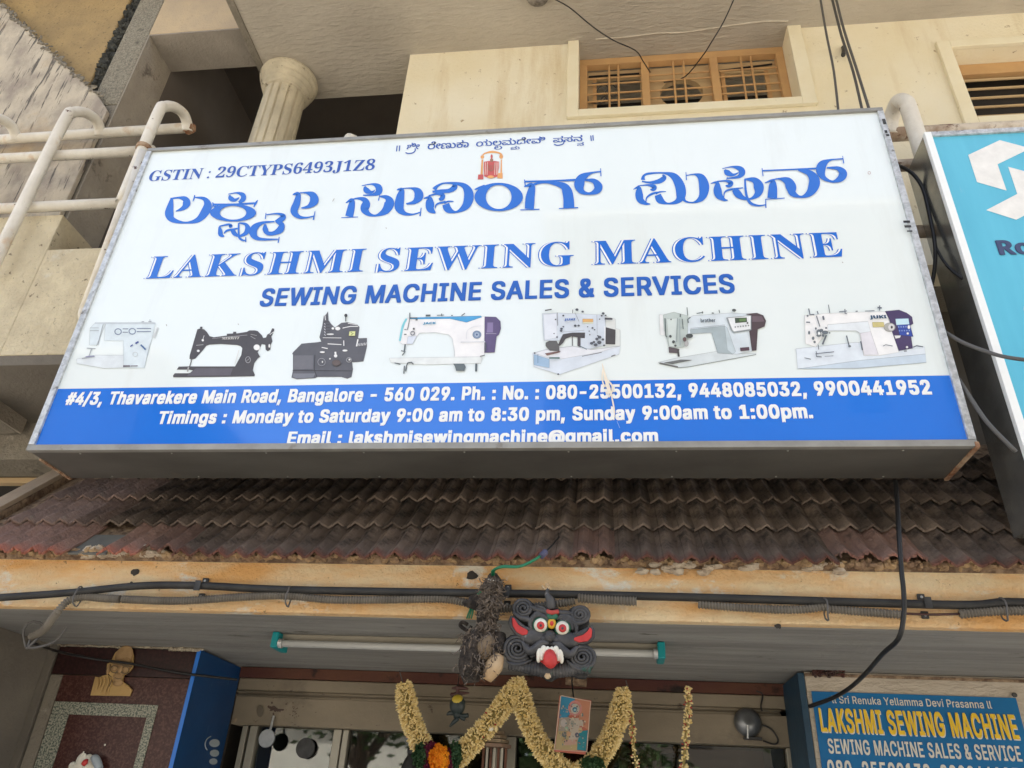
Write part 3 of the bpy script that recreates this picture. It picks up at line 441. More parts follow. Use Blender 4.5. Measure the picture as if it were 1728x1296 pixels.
y:389:47,-139,61,-86,71,-87,83,-89,94,-90,104,-89,113,-86,122,-81,130,-74,138,-64,145,-51,151,-36,163,-1,17,379,84,379,165,155,173,132,180,109,187,87,193,64,199,42,206,21,184,21,190,42,196,64,202,87,209,110,216,132,224,155,305,379,371,379,204,-58,196,-77,187,-93,177,-107,165,-119,153,-128,139,-136,125,-141,109,-144,91,-145,82,-145,73,-144,65,-143,57,-142,52,-140|
 :188:'''

GT = {}
def _winding(p, l):
    w = 0
    for i in range(len(l)):
        a, b = l[i], l[(i+1) % len(l)]
        cr = (b[0]-a[0])*(p[1]-a[1])-(b[1]-a[1])*(p[0]-a[0])
        if a[1] <= p[1] < b[1] and cr > 0: w += 1
        elif b[1] <= p[1] < a[1] and cr < 0: w -= 1
    return w
for ent in GLY.split('|'):
    ent = ent.strip('\n'); ch, adv, ls = ent.split(':'); ch = {'COLON': ':', 'COMMA': ','}.get(ch, ch)
    loops = []
    for l in ls.split(';'):
        if not l: continue
        v = [int(q)/1000 for q in l.split(',')]; loops.append(list(zip(v[::2], v[1::2])))
    vs2 = [Vector(p) for l in loops for p in l]; ed = []; o_ = 0
    for l in loops: ed += [(o_+k, o_+(k+1) % len(l)) for k in range(len(l))]; o_ += len(l)
    cv, ce, cf = delaunay_2d_cdt(vs2, ed, [], 0, 1e-7)[:3]
    ok = []
    for t in cf:
        c_ = ((cv[t[0]].x+cv[t[1]].x+cv[t[2]].x)/3, (cv[t[0]].y+cv[t[1]].y+cv[t[2]].y)/3)
        if sum(_winding(c_, l) for l in loops): ok.append(tuple(t))
    polys = [([(p.x, p.y) for p in cv], ok)]
    GT[ch] = (int(adv)/1000, polys)
CAP = .509
def helv(parent, text, Lp, Rp, Tp, Y, m, bold=.02, sp=1.0, lift=.002, name='lettering', nd=6):
    parts = []; x = 0
    for ch in text:
        adv, polys = GT[ch]
        for i, (v, f) in enumerate(polys): parts.append(([(p[0]+x, p[1]) for p in v], f, i))
        x += (adv+2*bold)*sp
    a, b, c = PY(*Lp, Y), PY(*Rp, Y), PY(*Tp, Y)
    x0 = min(p[0] for q in parts for p in q[0])-bold; x1 = max(p[0] for q in parts for p in q[0])+bold
    zb = (a.z+b.z)/2; sx = (b.x-a.x)/(x1-x0); sz = (c.z-a.z)/(CAP+1.24*bold); mb = MB(); mb.open = True
    pen = [(-bold, -bold), (bold, -bold), (-bold, bold), (bold, bold), (0, 0)] if bold else [(0, 0)]
    for k, (dx, dz) in enumerate(pen):
        dx *= 1.0; dz *= .62
        for v, f, i in parts:
            mb.add([(a.x+(p[0]-x0+dx)*sx, Y-lift-k*.0004-i*.00016, zb+(p[1]+.62*bold+dz)*sz) for p in v], f)
    return mb.build(name, m, parent)

# ================================================================ SETTING
GZ = -EYE/K
st = lambda n, o: (o.__setitem__('kind', 'structure'), o)[1]
def g(name, m, x0, x1, y0, y1, z0, z1):
    o = box(name, m, x0, x1, y0, y1, z0, z1, bevel=0); o['kind'] = 'structure'; return o
g('ground', 'ground', -400, 400, -400, 400, GZ-.6, GZ-.25)
g('road', 'asphalt', -200, 200, -15, -3.2, GZ-.24, GZ-.2)
g('pavement', 'pavement', -200, 200, -3.2, 9, GZ-.24, GZ)
g('far_pavement', 'pavement', -200, 200, -19, -15, GZ-.24, GZ)

# ================================================================ SHOP BUILDING
B = thing('shop_building', 'cream two storey building with ochre canopy beam behind the signboards', 'building', (0, 4.2, GZ))
ZC = 5.4                                  # upper ceiling
# canopy beam and soffit
box('canopy_fascia', 'fascia', -4.6, 3.6, 3.30, 3.36, .775, 1.03, B, bevel=.008)
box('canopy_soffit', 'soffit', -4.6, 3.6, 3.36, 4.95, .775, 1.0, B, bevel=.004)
# upper cream wall with two openings
def wall(name, m, X0, X1, Z0, Z1, Y0, Y1, holes, parent):
    xs = sorted({X0, X1, *[h[0] for h in holes], *[h[1] for h in holes]}); zs = sorted({Z0, Z1, *[h[2] for h in holes], *[h[3] for h in holes]})
    mb = MB()
    for i in range(len(xs)-1):
        for j in range(len(zs)-1):
            a, b, c, d = xs[i], xs[i+1], zs[j], zs[j+1]
            if any(h[0] <= a and b <= h[1] and h[2] <= c and d <= h[3] for h in holes): continue
            mb.add([(a, Y0, c), (b, Y0, c), (b, Y0, d), (a, Y0, d)], [(0, 1, 2, 3)]); mb.add([(a, Y1, c), (b, Y1, c), (b, Y1, d), (a, Y1, d)], [(0, 3, 2, 1)])
    for h in [(X0, X1, Z0, Z1)]+list(holes):
        a, b, c, d = h
        mb.add([(a, Y0, c), (b, Y0, c), (b, Y0, d), (a, Y0, d), (a, Y1, c), (b, Y1, c), (b, Y1, d), (a, Y1, d)],
               [(0, 4, 5, 1), (1, 5, 6, 2), (2, 6, 7, 3), (3, 7, 4, 0)])
    mb.open = True
    return mb.build(name, m, parent)
H1 = (-.175, 1.41, 4.60, ZC+.05); H2 = (2.51, 3.9, 4.30, 5.03)
wall('upper_wall', 'cream', -1.545, 4.6, 3.075, ZC+.05, 3.9, 4.12, [H1, H2], B)
box('upper_wall_end', 'cream', -1.545, -1.40, 4.12, 8.0, 3.075, ZC+.05, B, bevel=0)
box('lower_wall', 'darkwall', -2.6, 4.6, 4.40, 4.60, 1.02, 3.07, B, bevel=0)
box('floor_slab', 'concrete', -1.5, 4.6, 4.12, 8.0, 3.08, 3.28, B, bevel=0)
# ceiling slab and mass above
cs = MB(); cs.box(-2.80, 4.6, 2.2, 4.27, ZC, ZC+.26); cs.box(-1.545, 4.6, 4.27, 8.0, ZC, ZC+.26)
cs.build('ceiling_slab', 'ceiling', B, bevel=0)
box('ceiling_edge_trim', 'concrete', -2.86, -2.802, 2.2, 3.95, ZC-.012, ZC+.22, B, bevel=.006)
box('unseen_sun_block', 'cream', -9, 9, 3.0, 12, ZC+1.25, ZC+3.2, B, bevel=0)  # unseen mass added above to keep the sun off the front
P_ = [PZ(x, y, ZC-.001) for x, y in ((1005, 66), (1060, 62), (1110, 56), (1150, 55), (1200, 48), (1240, 42), (1290, 36), (1330, 36))]
MB().tube(P_, .007, 6, smooth=3).build('plaster_seam', mat('pale_seam', (.58, .53, .44), (.45, .40, .32), 20), B, smooth=True)
# dim hall behind the column
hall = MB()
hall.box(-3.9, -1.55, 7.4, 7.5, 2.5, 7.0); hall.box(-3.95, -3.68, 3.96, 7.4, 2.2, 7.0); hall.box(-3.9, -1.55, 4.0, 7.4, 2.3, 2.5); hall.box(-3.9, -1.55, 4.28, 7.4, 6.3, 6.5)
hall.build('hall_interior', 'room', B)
mb = MB(); a = PY(560, 175, 6.2); b = PY(603, 238, 6.2)
mb.prism([PY(553, 172, 5.6), PY(568, 170, 5.6), PY(606, 236, 5.6), PY(590, 238, 5.6)], (0, .15, 0)); mb.build('stair_edge', 'concrete', B)
mb = MB(); mb.prism([PY(568, 150, 5.75), PY(690, 150, 5.75), PY(672, 250, 5.75), PY(612, 250, 5.75)], (0, .08, 0)); mb.build('stair_underside', mat('brown_plaster', (.17, .12, .09), (.12, .09, .075), 4), B)
# opening frame at left: jamb, lintel
box('jamb', 'speckle', -3.91, -3.684, 3.60, 3.955, 4.64, 7.2, B, bevel=.01)
box('jamb_foot', 'concrete', -3.90, -3.684, 3.605, 3.955, 2.0, 4.638, B, bevel=.01)
box('jamb_lining', mat('lining_plaster', (.42, .37, .30), (.33, .29, .235), 4, rough=.95, bump=1, spots=((.15, .125, .10), 9, .6, .1)), -3.683, -3.672, 3.604, 3.955, 2.0, 5.478, B, bevel=0)
box('lintel', mat('lintel_plaster', (.52, .40, .25), (.43, .34, .235), 5, rough=.95, bump=.7, spots=((.3, .22, .15), 20, .64, .1)), -3.682, -2.862, 3.60, 3.955, 5.48, 7.2, B, bevel=.008)
box('lintel_underside', mat('shaded_cement', (.34, .30, .25), (.27, .24, .20), 5, rough=.95, bump=.8), -3.671, -2.862, 3.604, 3.955, 5.466, 5.479, B, bevel=0)  # grey cement, with the underside's shade put into its colour
# left parapet block and the beams beneath it
mb = MB(); mb.box(-6, -3.405, 3.30, 3.9, 2.166, 3.225); mb.box(-3.405, -1.56, 3.30, 3.52, 2.166, 2.937)
mb.build('parapet', 'block', B, bevel=.006)
box('balcony_underside', 'darkwall', -6, -1.56, 3.302, 4.0, 2.10, 2.164, B, bevel=0)  # shade under the parapet put into a darker concrete colour
box('side_beam', 'concrete', -6, -2.6, 4.0, 4.28, 1.846, 2.4, B, bevel=.006)
box('ledge_strip', 'board', -6, -2.6, 4.282, 4.34, 1.806, 1.845, B, bevel=.004)
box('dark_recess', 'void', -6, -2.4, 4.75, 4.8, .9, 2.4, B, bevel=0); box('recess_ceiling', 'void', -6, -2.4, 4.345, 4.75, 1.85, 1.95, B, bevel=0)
for k in range(4):
    p = PY(8+k*22, 835, 4.6); MB().tube([(p.x, 4.6, 1.2), (p.x+.01, 4.6, 1.84)], .012, 6).build('recess_bar', 'steel', B)
# column
C0 = (-2.63, 4.06)
prof = [(.165, 2.4), (.165, 4.0), (.160, 5.05)]
MB().lathe((C0[0], C0[1], 0), [(.178, 2.4), (.176, 3.6), (.163, 5.20)], 96, flute=.09, nf=14).build('column', 'column', B)
ob = MB().lathe((C0[0], C0[1], 0), [(.150, 5.17), (.178, 5.18), (.180, 5.20), (.172, 5.205), (.196, 5.225), (.198, 5.245), (.188, 5.25), (.214, 5.272), (.217, 5.295), (.205, 5.30), (.232, 5.325), (.241, 5.36), (.236, 5.385), (.22, 5.398)], 56).build('column_capital', 'column', B)

# ---- left window of the upper wall
WN = thing('upper_window', 'ochre three-bay window with criss-cross bars and a round exhaust opening', 'window', (.6, 4.0, 4.56))
sur = MB(); x0, x1, z0 = H1[0], H1[1], H1[2]
sur.box(x0-.085, x0, 3.868, 3.899, z0-.075, ZC-.002); sur.box(x1, x1+.10, 3.868, 3.899, z0-.075, ZC-.002); sur.box(x0, x1, 3.868, 3.899, z0-.075, z0)
sur.build('window_surround', 'band', B, bevel=.004)
YF = 4.05
fr = lambda n, a, b, c, d, y0=YF, y1=YF+.06: box(n, 'wood', a, b, y0, y1, c, d, WN, bevel=.004)
fr('frame_rail', x0+.001, x1-.001, ZC-.075, ZC-.003); fr('frame_rail', x0+.001, x1-.001, z0+.0, z0+.05)
fx = []
for px in (970, 1083, 1202, 1322):
    X = PY(px, 140, YF).x; fx.append(X)
fx[0] = x0+.002; fx[3] = x1-.062
for X in fx: fr('frame_post', X, X+.06, z0+.052, ZC-.077)
for bay in range(3):
    a, b = fx[bay]+.06, fx[bay+1]
    for zz in (4.70, 4.815, 4.925, 5.01, 5.12, 5.19):
        MB().tube([(a, YF+.03, zz), (b, YF+.03, zz+.004)], .0075, 8).build('horizontal_bar', 'wood', WN)
    for q in (.40, .57):
        X = a+(b-a)*q; MB().tube([(X, YF+.018, z0+.05), (X+.004, YF+.018, ZC-.077)], .0085, 8).build('vertical_bar', 'wood', WN)
    # boards behind, with their openings
    Yb = YF+.075; bd = MB()
    h = [(a+(b-a)*.17, a+(b-a)*.985, z0-.02, 5.235), None, (a+(b-a)*.12, a+(b-a)*.80, z0+.12, 5.215)][bay]
    if h:
        o = wall('backing_board', 'board', a-.03, b+.03, z0-.1, 5.33, Yb, Yb+.02, [h], WN)
        box('opening_edge', 'wood', h[0]-.03, h[0], Yb-.012, Yb-.001, h[2], h[3], WN, bevel=0)
        box('opening_edge', 'wood', h[1], h[1]+.03, Yb-.012, Yb-.001, h[2], h[3], WN, bevel=0) if bay == 2 else None
    else:
        cxx, czz, rr = (a+b)/2+.01, 5.02, .165; n = 40; out = []; mbq = MB(); mbq.open = True
        for k in range(n):
            t = 2*math.pi*k/n; t2 = 2*math.pi*(k+1)/n
            def far(t):
                c, s_ = math.cos(t), math.sin(t); d = min(((b+.03-cxx) if c > 0 else (cxx-a+.03))/max(abs(c), 1e-6), ((5.33-czz) if s_ > 0 else (czz-z0+.1))/max(abs(s_), 1e-6)); return (cxx+c*d, Yb, czz+s_*d)
            nr = lambda t: (cxx+rr*math.cos(t), Yb, czz+rr*math.sin(t))
            mbq.add([nr(t), nr(t2), far(t2), far(t)], [(0, 1, 2, 3)])
            i1, i2 = nr(t), nr(t2); mbq.add([i1, i2, (i2[0], Yb+.05, i2[2]), (i1[0], Yb+.05, i1[2])], [(0, 1, 2, 3)])
        mbq.build('backing_board', 'board', WN)
MB().tube([(fx[2]+.07, YF+.062, 5.235), (fx[3]-.02, YF+.062, 5.275)], .008, 6).build('loose_wire', 'cable', WN)
MB().tube([(fx[0]+.07, YF+.062, 5.262), (fx[1]-.01, YF+.062, 5.265)], .008, 6).build('loose_wire', 'cable', WN)
sc_ = MB()
for k in range(7):
    c = PY(1005+random.random()*60, 150+random.random()*25, YF+.055)
    sc_.tube([c+Vector((.08*math.cos(t+k), .008*math.sin(3*t), .09*math.sin(t+k))) for t in [i*.5 for i in range(8)]], .004, 5)
sc_.build('wire_tangle', 'cablegrey', WN)
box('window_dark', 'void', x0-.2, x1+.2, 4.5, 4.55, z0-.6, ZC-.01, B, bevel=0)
# ---- right window
W2 = thing('wide_window', 'wide dark window with horizontal bars at the right edge above the cyan sign', 'window', (3.1, 3.95, 4.3))
sur = MB(); sur.box(H2[0]-.09, H2[0], 3.868, 3.899, H2[2]-.09, H2[3]+.07); sur.box(H2[0], H2[1], 3.868, 3.899, H2[2]-.09, H2[2]); sur.box(H2[0], H2[1], 3.868, 3.899, H2[3], H2[3]+.07)
sur.build('window_surround', 'band', B, bevel=.004)
box('frame_rail', 'wood', H2[0]+.001, H2[1], 4.03, 4.09, H2[3]-.11, H2[3]-.001, W2, bevel=.004)
box('frame_rail', 'wood', H2[0]+.001, H2[1], 4.03, 4.09, H2[2]+.001, H2[2]+.03, W2, bevel=.004)
box('frame_post', 'wood', H2[0]+.001, H2[0]+.05, 4.03, 4.09, H2[2]+.031, H2[3]-.111, W2, bevel=.004)
for q in range(6): MB().tube([(H2[0]+.05, 4.06, H2[2]+.11+q*.095), (H2[1], 4.06, H2[2]+.11+q*.095)], .010, 8).build('horizontal_bar', 'board', W2)
box('dark_backing', 'void', H2[0]-.1, H2[1]+.1, 4.22, 4.25, H2[2]-.4, H2[3]+.2, W2, bevel=0)

# ================================================================ NEIGHBOUR AT LEFT
NB = thing('neighbour_building', 'streaked pinkish wall with diagonal top and yellow render behind at top left', 'building', (-4.6, 3.6, GZ))
mb = MB(); y = 3.56
top = [PY(-260, -250, y), PY(0, 5, y), PY(165, 160, y), PY(186, 186, y)]
top[-1].x = -3.70
pts = [Vector((top[0].x-2, y, 2.2))] + [Vector((top[0].x-2, y, top[0].z))] + top + [Vector((-3.70, y, 2.2))]
mb.prism(pts, (0, .038, 0)); mb.build('streaked_wall', 'streak', NB, bevel=.006)
mb = MB()
for k in range(110):
    t = k/109; q = top[0].lerp(top[2], t) if k < 0 else PY(-40+t*210, -35+t*195, y-.004)
    mb.blob(q+Vector((random.uniform(-.03, .03), 0, random.uniform(-.035, .0))), (random.uniform(.01, .03), .008, random.uniform(.006, .02)), 6, 4, .35)
mb.build('mossy_coping', mat('grimy_edge', (.12, .11, .09), (.25, .22, .17), 30, rough=1), NB, kind='stuff')
box('yellow_wall', 'yellow', -7.5, -4.03, 3.62, 3.80, 3.4, 8.2, NB, bevel=.012)
mb = MB()
for k in range(420):
    z = 4.6+k*.0065; mb.blob((-3.965+random.uniform(-.055, .035), 3.65+random.uniform(-.02, .02), z), (random.uniform(.02, .045), .03, .025), 6, 4, .35)
mb.build('moss_filling', 'moss', NB, kind='stuff')
box('gap_back', 'void', -4.01, -3.911, 3.70, 3.74, 3.4, 8.2, NB, bevel=0)

# ================================================================ TILED AWNING
RY, RZ = 3.22, .978; q2 = math.sqrt(.5)
A = thing('tiled_awning', 'sloping awning of weathered corrugated clay tiles under the big signboard', 'awning', (0, RY, RZ))
N = 7; PW = .091; TW = PW*2; TL = .345; PITCH = .308
def tile_mesh(name, m, jag, vstart=0, seed=0):
    rnd = random.Random(seed)
    w = [(0, .000), (.004, .003), (.020, .015), (.0225, .0125), (.025, .017), (.038, .030), (.044, .035), (.049, .033), (.062, .019), (.0645, .0165), (.067, .017), (.080, .005), (.086, .001)]
    prof = [(x, h) for x, h in w]+[(x+PW, h) for x, h in w]+[(TW+.004, .002)]
    vs = []; fs = []; n = len(prof); rows = [vstart, vstart+.03, TL*.5, TL]
    for r, v in enumerate(rows):
        for i, (x, h) in enumerate(prof):
            j = rnd.uniform(-jag, jag*.5) if r == 0 else 0
            vs.append((x, v-j, h*.84+.006+(.022 if r < 2 else .006)*(1-v/TL))); 
    m_ = len(vs)
    vs += [(x, y, h-.011) for x, y, h in vs]
    R = len(rows)
    for r in range(R-1):
        for i in range(n-1):
            a = r*n+i; fs.append((a, a+1, a+n+1, a+n)); fs.append((a+m_, a+n+m_, a+n+1+m_, a+1+m_))
    for i in range(n-1): fs.append((i, i+m_, i+1+m_, i+1)); t = (R-1)*n+i; fs.append((t, t+1, t+1+m_, t+m_))
    for r in range(R-1):
        a = r*n; fs.append((a, a+n, a+n+m_, a+m_)); b = r*n+n-1; fs.append((b, b+m_, b+n+m_, b+n))
    me = bpy.data.meshes.new(name); me.from_pydata([(x*K, y*K, z*K) for x, y, z in vs], [], fs); me.materials.append(M[m]); return me
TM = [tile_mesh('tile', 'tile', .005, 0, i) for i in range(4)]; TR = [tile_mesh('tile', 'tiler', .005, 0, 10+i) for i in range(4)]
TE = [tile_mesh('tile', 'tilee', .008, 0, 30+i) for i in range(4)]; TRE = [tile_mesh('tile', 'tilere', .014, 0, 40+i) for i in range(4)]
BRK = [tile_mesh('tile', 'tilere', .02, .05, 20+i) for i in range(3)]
Rm = Matrix(((1, 0, 0), (0, q2, -q2), (0, q2, q2)))
offA = Vector(A['_o'])
def put_tile(me, X, v, w=0, rz=0):
    o = bpy.data.objects.new('tile', me); COL.objects.link(o); o.parent = A
    p = W((X, RY+v*q2-w*q2, RZ+v*q2+w*q2))-offA
    o.matrix_local = Matrix.Translation(p) @ (Rm @ Matrix.Rotation(rz, 3, 'Z')).to_4x4()
X0 = -3.07
for row in range(4):
    for c in range(34):
        X = X0+c*TW
        if X > 3.0: continue
        v = row*PITCH+random.uniform(-.006, .006)
        if row == 0 and c == 3: continue
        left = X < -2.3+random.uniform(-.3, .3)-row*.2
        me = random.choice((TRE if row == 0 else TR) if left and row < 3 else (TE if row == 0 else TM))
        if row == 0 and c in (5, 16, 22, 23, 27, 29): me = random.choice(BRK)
        put_tile(me, X, v, random.uniform(0, .004), random.uniform(-.012, .012))
# slab under the tiles, patch, mortar, verge
def slope_box(name, m, xa, xb, va, vb, wa, wb, parent, bevel=0):
    mb = MB(); P = lambda x, v, w: (x, RY+v*q2-w*q2, RZ+v*q2+w*q2)
    v = [P(x, vv, w) for w in (wa, wb) for vv in (va, vb) for x in (xa, xb)]
    mb.add(v, [(0, 2, 3, 1), (4, 5, 7, 6), (0, 1, 5, 4), (2, 6, 7, 3), (0, 4, 6, 2), (1, 3, 7, 5)]); return mb.build(name, m, parent, bevel=bevel)
slope_box('awning_slab', 'mortar', -3.22, 3.3, .07, 1.55, -.06, -.006, A)
slope_box('slate_patch', 'slate', X0+TW*2.98, X0+TW*4.04, .05, .24, -.004, .006, A)
slope_box('verge', mat('verge_concrete', (.36, .28, .20), (.28, .22, .16), 8, rough=.95, bump=.6), -3.30, -3.19, -.1, 1.5, .034, .062, A, .004)
slope_box('verge_side', 'mortar', -3.28, -3.185, -.1, 1.5, -.10, .033, A)
mb = MB()
rnd = random.Random(3)
for k in range(520):
    x = -3.4+k*.0125
    if k % 3 == 0 and rnd.random() < .3: continue
    mb.blob((x, 3.285+rnd.uniform(-.015, .01), 1.025+rnd.uniform(-.012, .012)), (rnd.uniform(.012, .026), .022, rnd.uniform(.008, .020)), 6, 4, .3)
mb.build('mortar_bedding', mat('mortar_mix', (.52, .36, .20), (.26, .17, .11), 26, (.4, .6), 1, bump=1), A, kind='stuff')
mb = MB()
for k in range(26):
    p = PY(rnd.uniform(145, 275), rnd.uniform(925, 938), 3.28); mb.blob(p, (.03, .02, rnd.uniform(.01, .022)), 7, 5, .3)
for k in range(22):
    p = PY(rnd.uniform(1080, 1420), rnd.uniform(950, 968), 3.28); mb.blob(p, (.03, .02, rnd.uniform(.008, .015)), 7, 5, .3)
mb.build('mortar_lumps', mat('pale_mortar', (.68, .60, .48), (.5, .4, .3), 20, rough=1, bump=1), A, kind='stuff')

# ================================================================ MAIN SIGN
SY = 3.0; SX0, SX1, SZ0, SZ1 = -2.717, 1.488, 1.4243, 3.4287
SG = thing('main_signboard', 'large white and blue lightbox signboard of a sewing machine shop', 'signboard', (-.6, SY, SZ0))
fw = .030
box('casing', 'galvdark', SX0+.004, SX1-.004, SY+.016, SY+.325, SZ0+.003, SZ1-.003, SG, bevel=.003)
box('face_panel', 'panel', SX0+fw*.6, SX1-fw*.6, SY, SY+.012, SZ0+fw*.6, SZ1-fw*.6, SG, bevel=0)
box('frame_strip', 'galvmid', SX0, SX1, SY-.014, SY+.015, SZ0, SZ0+fw, SG, bevel=.002)
box('frame_strip', 'galvmid', SX0, SX1, SY-.014, SY+.015, SZ1-fw*.8, SZ1, SG, bevel=.002)
box('frame_strip', 'galv', SX0, SX0+fw, SY-.014, SY+.015, SZ0+fw+.0015, SZ1-fw*.8-.0015, SG, bevel=.002)
box('frame_strip', 'galv', SX1-fw, SX1, SY-.014, SY+.015, SZ0+fw+.0015, SZ1-fw*.8-.0015, SG, bevel=.002)
# rivets, rusty corner, dents
rv = MB()
for k in range(9): rv.blob((SX0+.25+k*.46, SY+.03+.0, SZ0+.002), (.005, .005, .003), 8, 4); rv.blob((SX0+.25+k*.46, SY+.30, SZ0+.002), (.005, .005, .003), 8, 4)
rv.build('rivets', 'galvmid', SG)
box('rust_lip', 'rust', SX1-.012, SX1+.006, SY-.016, SY+.33, SZ0-.006, SZ0+.02, SG, bevel=.002)
box('rust_lip', 'rust', SX0-.004, SX0+.010, SY+.09, SY+.33, SZ0-.005, SZ0+.01, SG, bevel=.002)
zB = PY(850, 645, SY).z
MB().add([(SX0+fw, SY-.0009, SZ0+fw), (SX1-fw, SY-.0009, SZ0+fw), (SX1-fw, SY-.0009, zB), (SX0+fw, SY-.0009, zB)], [(0, 1, 2, 3)]).build('blue_band', 'blue', SG)
# lettering
bi = M['ink']; wi = M['whiteink']
lettering(SG, 'GSTIN : 29CTYPS6493J1Z8', (250, 304), (631, 289), (253, 287), SY, M['ink2'], 'serif', 0)
inl = [(-.062, 0, bi), (-.040, 0, wi), (.0, 0, bi)]
lettering(SG, 'LAKSHMI', (247, 470), (612, 459.5), (252, 433), SY, bi, 'serif', sp=1.13, layers=inl)
lettering(SG, 'SEWING', (637, 459), (968, 449), (640, 420), SY, bi, 'serif', sp=1.13, layers=inl)
lettering(SG, 'MACHINE', (1003, 447), (1424, 434), (1003, 407), SY, bi, 'serif', sp=1.13, layers=inl)
helv(SG, 'SEWING MACHINE SALES & SERVICES', (437, 516), (1241, 497), (440, 486), SY, flat('mid_blue_ink', (.02, .12, .50), .3), .028, .95)
helv(SG, '#4/3, Thavarekere Main Road, Bangalore - 560 029. Ph. : No. : 080-25500132, 9448085032, 9900441952', (110, 681), (1574, 669.5), (111, 659.5), SY, wi, .040, .92)
helv(SG, 'Timings : Monday to Saturday 9:00 am to 8:30 pm, Sunday 9:00am to 1:00pm.', (265, 714), (1373, 708.5), (266, 692.5), SY, wi, .040, .92)
helv(SG, 'Email : lakshmisewingmachine@gmail.com', (484, 749), (1111, 748.5), (485, 727.5), SY, wi, .040, .92)
# Kannada headline, traced stroke by stroke
k1 = Print(SY, (260, 290), 4.32); c = 'ink'
for s_ in ([(130,200,20),(120,250,42),(112,310,58),(140,352,36),(230,372,14),(320,352,36),(375,290,58),(392,240,52),(365,197,25),(300,188,8)], [(297,170,6),(294,190,10),(284,217,5)],
           [(120,198,12),(180,190,14),(225,200,38),(238,230,52),(215,265,30),(160,289,6)],
           [(428,240,14),(590,238,12),(735,230,14)], [(428,224,6),(432,240,12),(428,262,6)], [(757,208,5),(742,230,14),(728,258,6)],
           [(440,262,20),(470,255,16)],
           [(543,165,6),(600,155,10),(645,168,30),(652,198,34),(620,228,18)], [(552,172,10),(560,195,32),(590,208,22),(622,190,6)],
           [(478,402,12),(483,430,28),(488,460,30),(512,474,8)], [(476,400,8),(540,386,14),(562,396,22),(548,405,12)], [(512,452,6),(535,430,14),(610,415,10)],
           [(572,425,26),(588,452,30),(618,470,14),(662,455,25),(685,420,38),(668,385,20),(622,375,8)], [(618,376,10),(618,430,12),(622,480,16),(650,502,12),(668,500,6)], [(670,478,5),(670,515,8)],
           [(880,365,8),(790,375,20),(735,410,46),(725,455,50),(770,492,22),(905,494,8)], [(914,476,5),(906,520,8)],
           [(812,385,12),(812,420,36),(830,450,28),(875,450,28),(920,425,45),(930,388,36),(890,364,14)],
           [(885,364,12),(925,350,36),(945,325,30),(900,308,12),(820,316,6)], [(818,302,5),(812,347,6)],
           [(1012,170,8),(1052,165,28),(1042,230,46),(1022,290,48),(1055,330,26),(1110,337,12),(1168,325,7)], [(1175,290,4),(1163,354,10)],
           [(1020,163,8),(1100,155,10),(1155,172,45),(1168,215,58),(1130,255,26),(1075,268,8)]):
    k1.stroke(c, [(x, y, w*1.1) for x, y, w in s_])
k1.oring(c, 578, 302, 168, 64, 96, 50)
k1.build('kannada_lettering', SG)
k2 = Print(SY, (560, 270), 3.6)
for s_ in ([(85,262,4),(122,245,24),(118,290,40),(105,345,44)], [(58,352,4),(110,349,6),(160,347,4)],
           [(105,250,8),(150,235,10),(195,242,28),(208,268,46),(200,300,46),(225,330,24),(270,338,12),(325,310,42),(350,262,54),(335,230,28),(292,222,8)], [(292,212,4),(284,248,6)],
           [(182,158,4),(245,148,10),(282,165,35),(284,195,36),(250,212,14),(190,216,6)], [(200,162,10),(210,185,32),(240,198,16),(262,185,5)],
           [(395,183,4),(425,183,24),(416,230,46),(410,290,50),(440,325,24),(490,332,10),(536,320,7)], [(543,292,4),(536,343,8)], [(402,178,6),(480,173,9),(520,192,42),(528,225,50),(500,258,24),(452,268,7)],
           [(622,182,26),(645,158,14),(690,142,9),(785,150,22),(825,185,46),(832,235,54),(810,285,40),(755,318,12),(708,302,40),(692,270,40)], [(684,266,8),(705,254,10),(740,254,5)],
           [(612,195,12),(660,192,20),(715,188,24),(748,165,30),(735,150,10)], [(558,235,4),(592,232,22),(596,262,46),(600,300,42),(630,324,8)], [(588,220,8),(640,208,12),(674,215,22),(668,236,26),(650,240,8)], [(628,296,4),(640,270,10),(692,256,12)],
           [(868,182,6),(900,170,14),(930,160,14)],
           [(1168,165,4),(1215,158,30),(1205,230,50),(1200,300,50)], [(1145,306,5),(1262,302,6)], [(1210,158,14),(1260,142,12),(1320,140,14),(1400,158,36),(1428,190,54),(1438,240,58),(1440,295,62)], [(1380,298,5),(1496,292,6)],
           [(1172,134,10),(1330,130,9),(1480,124,12)], [(1171,122,6),(1176,168,6)],
           [(1634,74,7),(1575,82,12),(1520,112,46),(1503,155,56),(1520,195,30),(1565,207,14),(1608,190,38),(1618,162,46),(1590,130,26),(1540,125,10)], [(1633,54,4),(1635,102,6)]):
    k2.stroke(c, [(x, y, w*1.1) for x, y, w in s_])
k2.oring(c, 1014, 228, 147, 86, 78, 73)
k2.build('kannada_lettering', SG)
k3 = Print(SY, (1040, 250), 4.114)
